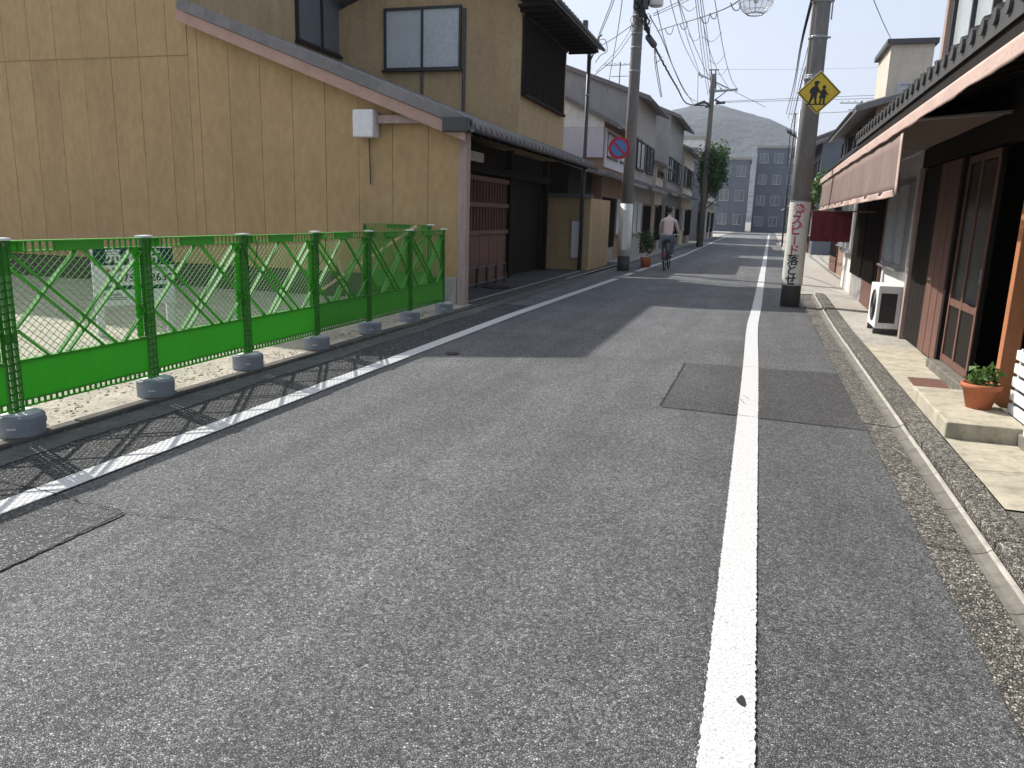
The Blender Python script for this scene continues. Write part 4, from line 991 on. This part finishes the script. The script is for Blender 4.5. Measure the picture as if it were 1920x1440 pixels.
# thin steel poles on the right
for (x0, Y, top, r, lab, m_) in ((1476.5, 36, 205, .045, 'thin pale steel pole behind the near right utility pole', 'steel'), (1468, 50, 212, .05, 'thinner distant pole just left of the pale steel one', 'dksteel')):
    base = at(x0, 440, Y); tp = at(x0+24 if Y < 40 else x0+14, top, Y)
    t = thing('steel_pole', lab, 'pole', (base.x, Y, 0)); MB().tube([(base.x,Y,0),(base.x,Y,tp.z)], r, 8).build('shaft', M[m_], t, True)
    MB().tube([(base.x-.45,Y,tp.z-.9),(base.x+.3,Y,tp.z-1.3)], .04, 6).build('stay_arm', M['dksteel'], t)
# ================================================================== WIRES
def wire(label, pts, r=.010, sag=0, m='wire', wob=0, group='overhead wires', name='overhead_wire'):
    P = [at(*p) if len(p) == 3 and p[2] > 4 else Vector(p) for p in pts]; out = []
    n = 10
    for i in range(len(P)-1):
        p0 = P[max(i-1,0)]; p1 = P[i]; p2 = P[i+1]; p3 = P[min(i+2,len(P)-1)]
        for k in range(n):
            t = k/n; q = .5*((2*p1)+(p2-p0)*t+(2*p0-5*p1+4*p2-p3)*t*t+(3*p1-p0-3*p2+p3)*t**3)
            if sag: q = q-Vector((0,0,sag*4*((i+t)/(len(P)-1))*(1-(i+t)/(len(P)-1))))
            if wob: q = q+Vector((wob*math.sin((i+t)*31), 0, wob*math.cos((i+t)*37)))
            out.append(q)
    out.append(P[-1]); return tag(MB().tube(out, r, 5).build(name, M[m]), label, 'wire', group)
wire('thick black cable dropping from the left pole to the far crossarm pole', [(1185,-30,22),(1205,20,22),(1222,75,23),(1250,130,27),(1270,165,33),(1288,194,42),(1322,198,45)], .030, 0, 'cable', .01)
wire('second dark cable just right of the thick drooping one', [(1218,30,22),(1240,70,24),(1262,125,29),(1283,168,36),(1302,197,45)], .014)
wire('wire curving down from the transformer towards the far pole', [(1232,18,22),(1247,80,25),(1268,140,31),(1290,180,38),(1318,196,45)], .012)
wire('wire from the top edge to the left end of the diagonal arm', [(1252,-25,24),(1262,20,26),(1283,85,34),(1310,138,45)], .012)
wire('wire to the insulators of the diagonal arm, second from the left', [(1265,-25,24),(1273,8,26),(1290,75,34),(1314,142,45)], .012)
wire('wire crossing behind the diagonal arm to the mast', [(1262,-20,24),(1272,0,25),(1300,80,33),(1328,140,42),(1352,166,45)], .012)
for i, (x0, x1) in enumerate(((1304,1327),(1308,1331),(1313,1335),(1317,1339))):
    wire(['leftmost','second from left','third from left','rightmost'][i]+' of four close parallel wires to the far crossarm', [(x0-5,-30,25),(x0,0,27),((x0+x1)/2-1+i*.8,90,35),(x1,178,45)], .012, group='four parallel wires to the far crossarm')
wire('wire bending right to the tip of the far crossarm', [(1332,-30,25),(1340,0,27),(1348,45,30),(1360,110,37),(1372,150,42),(1381,165,45)], .013)
wire('wire crossing to the middle of the far crossarm', [(1312,-10,26),(1322,60,31),(1340,120,38),(1366,165,45)], .012)
# spacer loops
_ord = ['highest, leftmost','second highest','middle','second lowest','lowest']
for _i, (x0,y0,x1,y1,Y,d) in enumerate(((1278,10,1306,12,27,10),(1290,62,1314,68,32,12),(1316,68,1354,60,32,14),(1330,112,1358,104,37,12),(1344,138,1364,126,41,8))):
    wire(_ord[_i]+' of the short slack loops between the far-running wires', [(x0,y0,Y),((x0+x1)/2,(y0+y1)/2+d,Y),(x1,y1,Y)], .009, group='slack loops between overhead wires')
# garland wire with the hanging lamp
wire('wire strung across the street from the left pole to the hanging globe lamp', [(1232,58,21.5),(1270,46,20),(1310,34,18),(1345,22,16.5),(1375,8,15),(1418,-22,14),(1500,-60,14.5),(1545,-60,15)], .012, m='wire')
for _i, (cx, cy, Y, w_, d) in enumerate(((1255,55,20.8,16,8),(1282,46,19.6,14,8),(1322,32,17.8,18,10),(1338,25,17,14,9),(1380,6,15,20,12))):
    wire('small cable curl on the lamp wire, '+['nearest the left pole','second from the left pole','third from the left pole','fourth from the left pole','nearest the globe lamp'][_i], [(cx-w_/2,cy-1,Y),(cx-w_*.2,cy+d,Y),(cx+w_*.25,cy+d,Y),(cx+w_/2,cy-5,Y)], .009, group='cable curls on the lamp wire')
wire('pale twin wire rising right above the transformer, upper', [(1225,26,22),(1300,-10,19),(1340,-30,17)], .010)
wire('pale twin wire rising right above the transformer, lower', [(1225,30,22),(1285,3,20),(1330,-20,17)], .010)
wire('wire from the left pole down to the service pole bracket', [(1192,42,22),(1150,72,21.8),(1112,94,21.6)], .010)
wire('wire from the left pole down to the foot of the service pole head', [(1194,48,22),(1155,105,21.8),(1112,143,21.6)], .010)
wire('second wire to the service pole, slightly steeper', [(1192,38,22),(1160,90,21.8),(1118,135,21.6)], .009)
wire('steep wire from the top edge to the service pole, left of a pair', [(1150,-10,19),(1146,5,19.5),(1128,52,20.8),(1117,82,21.6)], .010)
wire('steep wire from the top edge to the service pole, right of a pair', [(1154,-10,19),(1150,5,19.5),(1131,52,20.8),(1119,80,21.6)], .010)
wire('steep wire crossing in front of the left roofs', [(1168,-10,18),(1158,60,22),(1143,145,27),(1138,175,29)], .010)
wire('curled wire hooked on the service pole', [(1118,78,21.6),(1134,74,21.6),(1138,95,21.6),(1126,104,21.6),(1116,118,21.6)], .010)
wire('cable hanging from the closure below the left pole', [(1228,90,22.1),(1231,118,22.1),(1236,150,24),(1241,182,26)], .012)
wire('second cable hanging from the closure below the left pole', [(1227,90,22.1),(1228,118,22.1),(1233,150,24),(1239,182,26)], .010)
wire('short cable joining the hanging pair to the thick cable', [(1228,118,22.1),(1236,114,23),(1242,106,24.5)], .012)
wire('thin straight wire falling from the far diagonal arm', [(1309,140,45),(1308,190,45)], .014)
# right hand wires
wire('dark double cable beside the right pole, left strand', [(1530,-30,14),(1516,20,16),(1500,90,22),(1488,160,34),(1474,214,50)], .016, m='cable')
wire('dark double cable beside the right pole, right strand', [(1534,-30,14),(1519,20,16),(1502,92,22),(1490,165,34),(1478,222,50)], .013, m='cable')
wire('thin wire right of the dark double cable', [(1530,30,16),(1512,100,22),(1497,160,32),(1484,215,46)], .009)
wire('wavy service cable hanging beside the right pole', [(1520,105,16),(1508,135,18),(1498,175,22),(1490,210,27),(1482,250,33),(1476,310,36)], .014, .0, 'cable', .012)
wire('distant horizontal wire passing behind the warning sign, upper', [(1360,190,46),(1500,184,48),(1655,178,50)], .012)
wire('distant horizontal wire passing behind the warning sign, lower', [(1362,192,46),(1500,188,48),(1660,184,50)], .012)
wire('faint horizontal wire below the warning sign', [(1478,214,44),(1560,211,46),(1655,206,48)], .012)
wire('wire running down right from the far crossarm tip', [(1378,172,45),(1435,201,52)], .014)
wire('thin wire falling from the top edge to the tower roof', [(1635,-8,20),(1655,40,23),(1675,82,28)], .010)
wire('faint level wire high behind the right pole', [(1340,130,46),(1500,130,48),(1680,126,50)], .006)
# hanging globe lamp
lc = at(1418,-2,14); R_ = .275
lm = thing('street_lantern', 'clear wire-ribbed globe lantern hanging over the street at the top edge', 'lamp', lc)
m_, N_, L_2, P_ = nodes('globe_shell'); P_.inputs['Base Color'].default_value = (.85,.88,.9,1); P_.inputs['Roughness'].default_value = .25
tr_ = N_.new('ShaderNodeBsdfTransparent'); mx_ = N_.new('ShaderNodeMixShader'); mx_.inputs[0].default_value = .22; L_2.new(tr_.outputs[0], mx_.inputs[1]); L_2.new(P_.outputs[0], mx_.inputs[2]); L_2.new(mx_.outputs[0], N_['Material Output'].inputs[0]); M['shell'] = m_
prof = [(R_*math.sin(a), -R_*.92*math.cos(a)) for a in [math.pi*(.15+.72*i/14) for i in range(15)]]
b = MB(); base = 0
for r, z in prof:
    for k in range(32): a = 2*math.pi*k/32; b.v.append(Vector((lc.x+r*math.cos(a), lc.y+r*math.sin(a), lc.z+z)))
for i in range(len(prof)-1):
    for k in range(32): b.f.append((i*32+k, i*32+(k+1)%32, (i+1)*32+(k+1)%32, (i+1)*32+k))
b.build('globe', M['shell'], lm, True)
b = MB()
for k in range(16): a = 2*math.pi*k/16; b.tube([(lc.x+r*1.004*math.cos(a), lc.y+r*1.004*math.sin(a), lc.z+z) for r, z in prof], .0035, 4, False)
for r, z in prof[2::3]: b.tube([(lc.x+r*1.004*math.cos(a), lc.y+r*1.004*math.sin(a), lc.z+z) for a in [2*math.pi*k/32 for k in range(33)]], .003, 4, False)
b.build('wire_frame', M['steel'], lm)
b = MB(); r, z = prof[0]; b.tube([(lc.x+r*math.cos(a), lc.y+r*math.sin(a), lc.z+z) for a in [2*math.pi*k/32 for k in range(33)]], .010, 6, False); b.build('bottom_ring', M['steel'], lm, True)
MB().lathe([(.03,0),(.045,.05),(.035,.10),(.02,.12)], (lc.x,lc.y,lc.z-.06), 14).build('bulb', M['insul'], lm, True)
MB().tube([(lc.x,lc.y,lc.z+.06),(lc.x,lc.y,lc.z+.36)], .012, 6).build('stem', M['dksteel'], lm)
# aerials
def aerial(label, px, py, Y, h):
    b0 = at(px, py, Y); t = thing('tv_aerial', label, 'aerial', b0)
    MB().tube([b0, b0+Vector((0,0,h))], .02, 5).build('mast', M['wire'], t)
    z = b0.z+h*.9; MB().tube([(b0.x-.6,Y,z),(b0.x+.6,Y,z)], .014, 5).build('boom', M['wire'], t)
    for i in range(7): MB().tube([(b0.x-.55+i*.18,Y-.25,z+.02),(b0.x-.55+i*.18,Y+.25,z-.02+.10)], .010, 4).build('element', M['wire'], t)
    MB().tube([(b0.x-.35,Y,z-h*.35),(b0.x+.35,Y,z-h*.35)], .012, 5).build('boom', M['wire'], t)
aerial('television aerial above the left roofs between service pole and utility pole', 1160, 176, 31, 1.15)
aerial('television aerial on the right-hand roofs below the warning sign', 1612, 226, 26, .55)
# street tree
tr = thing('tree', 'dark green street tree leaning over the left side far down the street', 'tree', (-3.3,45.5,0))
b = MB(); b.tube([(-3.2,45.5,0),(-3.15,45.5,1.4),(-2.95,45.5,2.8),(-2.8,45.5,4.6)], [.13,.11,.08,.03], 8)
for k in range(9):
    a = k*2.4; z = 2.0+k*.3; b.tube([(-3.05,45.5,z),(-3.0+.45*math.cos(a),45.5+.45*math.sin(a),z+.5),(-2.9+.8*math.cos(a),45.5+.8*math.sin(a),z+.9)], [.04,.025,.01], 5)
b.build('trunk', M['trunk'], tr, True)
leaves((-2.75,45.5,4.2), 1.15, 3200, .20, M['leaf'], 'crown', tr, (.95,1,1.55), 21); leaves((-2.75,45.5,4.4), 1.15, 700, .18, M['leaf2'], 'crown', tr, (.95,1,1.5), 22)
bs = thing('shrub', 'small dark green potted shrub beside the wrapped left utility pole', 'plant', (-3.2,24.3,0))
MB().lathe([(.14,0),(.18,.3),(.17,.31),(.02,.28)], (-3.25,24.3,0), 16).build('pot', M['terra'], bs, True); leaves((-3.25,24.3,.75), .42, 420, .10, M['leaf'], 'foliage', bs, (.8,.8,1.2), 31)

# ================================================================== CYCLIST
def skin(name, J, E, m, parent, root=0, sub=2, **tags):
    off = root_loc(parent); me = bpy.data.meshes.new(name)
    me.from_pydata([tuple(Vector(p[:3])-off) for p in J], E, []); me.materials.append(m)
    o = bpy.data.objects.new(name, me); COL.objects.link(o); o.parent = parent
    s = o.modifiers.new('skin', 'SKIN'); s.use_smooth_shade = True
    for i, p in enumerate(J):
        r = p[3]; rr = r if isinstance(r, tuple) else (r, r); me.skin_vertices[0].data[i].radius = rr
    me.skin_vertices[0].data[root].use_root = True
    ss = o.modifiers.new('sub', 'SUBSURF'); ss.levels = ss.render_levels = sub
    for k, v in tags.items(): o[k] = v
    return o
cx, cy = -2.55, 23.2
bk = thing('bicycle', 'black town bicycle ridden away down the left of the street', 'bicycle', (cx, cy, 0))
def wheel(y):
    b = MB(); R = .33; b.tube([(cx, y+R*math.cos(a), R+.012+R*math.sin(a)*.985) for a in [2*math.pi*k/28 for k in range(29)]], .020, 6, False); t = b.build('wheel', M['rubber'], bk, True)
    s = MB()
    for k in range(14): a = 2*math.pi*k/14; s.tube([(cx,y,R+.01),(cx,y+(R-.02)*math.cos(a),R+.01+(R-.02)*math.sin(a))], .002, 3)
    s.build('spokes', M['chrome'], t)
wheel(cy); wheel(cy+1.08)
b = MB(); z = .34
for p, q in (((cx,cy,z),(cx,cy+.45,.30)),((cx,cy+.45,.30),(cx,cy+.28,.80)),((cx,cy,z),(cx,cy+.28,.78)),((cx,cy+.45,.30),(cx,cy+.92,.72)),((cx,cy+.92,.72),(cx,cy+.88,.98)),((cx,cy+.90,.78),(cx,cy+1.08,z))): b.tube([p,q], .017, 8)
b.build('frame', M['dksteel'], bk, True)
MB().tube([(cx-.29,cy+.66,1.0),(cx-.22,cy+.86,1.04),(cx,cy+.9,1.0),(cx+.22,cy+.86,1.04),(cx+.29,cy+.66,1.0)], .014, 8).build('handlebar', M['chrome'], bk, True)
bevel(MB().prism([(cx-.09,cy+.10,.84),(cx+.09,cy+.10,.84),(cx+.03,cy+.38,.84),(cx-.03,cy+.38,.84)], (0,0,.06)).build('saddle', M['ink'], bk), .02)
MB().box(cx-.07,cx+.07,cy-.2,cy+.2,.70,.715).build('carrier', M['dksteel'], bk); MB().box(cx-.04,cx+.04,cy-.36,cy-.34,.42,.5).build('reflector', M['red'], bk)
b = MB(); b.tube([(cx, cy+.36*math.cos(a), .34+.36*math.sin(a)) for a in [math.pi*(.15+.95*k/14) for k in range(15)]], .03, 6, False); b.build('mudguard', M['dksteel'], bk, True)
MB().tube([(cx-.16,cy+.45,.20),(cx+.16,cy+.45,.42)], .014, 6).build('pedals', M['dksteel'], bk)
ps = thing('person', 'cyclist seen from behind in a pale pinkish shirt and blue-grey trousers, riding away', 'person', (cx, cy+.25, .9))
hy = cy+.24
skin('body', [(cx,hy,.96,(.15,.12)),(cx,hy+.03,1.12,(.145,.11)),(cx,hy+.08,1.30,(.165,.115)),(cx,hy+.11,1.46,(.12,.09)),(cx,hy+.125,1.55,.052),(cx,hy+.14,1.61,.055),
  (cx-.19,hy+.10,1.44,.058),(cx-.25,hy+.22,1.22,.045),(cx-.28,hy+.44,1.06,.034),(cx-.28,hy+.50,1.04,.034),
  (cx+.19,hy+.10,1.44,.058),(cx+.25,hy+.22,1.22,.045),(cx+.28,hy+.44,1.06,.034),(cx+.28,hy+.50,1.04,.034)],
  [(0,1),(1,2),(2,3),(3,4),(4,5),(3,6),(6,7),(7,8),(8,9),(3,10),(10,11),(11,12),(12,13)], M['shirt'], ps)
skin('trousers', [(cx,hy,.97,(.16,.13)),(cx-.10,hy+.04,.93,.105),(cx-.13,hy+.42,.72,.078),(cx-.13,hy+.32,.34,.055),(cx-.13,hy+.30,.27,.05),(cx+.10,hy+.04,.93,.105),(cx+.13,hy+.40,.86,.078),(cx+.13,hy+.30,.52,.055),(cx+.13,hy+.28,.46,.05)],
  [(0,1),(1,2),(2,3),(3,4),(0,5),(5,6),(6,7),(7,8)], M['jeans'], ps)
skin('head', [(cx,hy+.14,1.60,.055),(cx,hy+.145,1.66,.075),(cx,hy+.15,1.75,(.082,.10)),(cx,hy+.15,1.82,.06)], [(0,1),(1,2),(2,3)], M['skin'], ps)
skin('hair', [(cx,hy+.10,1.64,.05),(cx,hy+.115,1.70,.085),(cx,hy+.125,1.78,(.095,.105)),(cx,hy+.14,1.855,.06)], [(0,1),(1,2),(2,3)], M['hair'], ps)
for s, z in ((-1,.22),(1,.41)):
    skin('shoe', [(cx+s*.13,hy+.24,z,.042),(cx+s*.13,hy+.32,z-.005,.045),(cx+s*.13,hy+.44,z-.015,.035)], [(0,1),(1,2)], M['whitew'], ps)
    b = MB()
    skin('hand', [(cx+s*.28,hy+.48,1.045,.03),(cx+s*.285,hy+.55,1.035,.034),(cx+s*.28,hy+.60,1.01,.024),(cx+s*.25,hy+.55,1.02,.014)], [(0,1),(1,2),(1,3)], M['skin'], ps)


# ================================================================== HAZE
hz = MB().box(-2700, 2700, -700, 3700, -4, 330).build('haze', M['white'])
hm_ = bpy.data.materials.new('haze_air'); hm_.use_nodes = True; hn = hm_.node_tree.nodes; hn.remove(hn['Principled BSDF'])
pv = hn.new('ShaderNodeVolumePrincipled'); pv.inputs['Color'].default_value = (.86,.92,1,1); pv.inputs['Density'].default_value = .0002; pv.inputs['Anisotropy'].default_value = .2
hm_.node_tree.links.new(pv.outputs[0], hn['Material Output'].inputs['Volume'])
hz.data.materials.clear(); hz.data.materials.append(hm_); hz['kind'] = 'stuff'
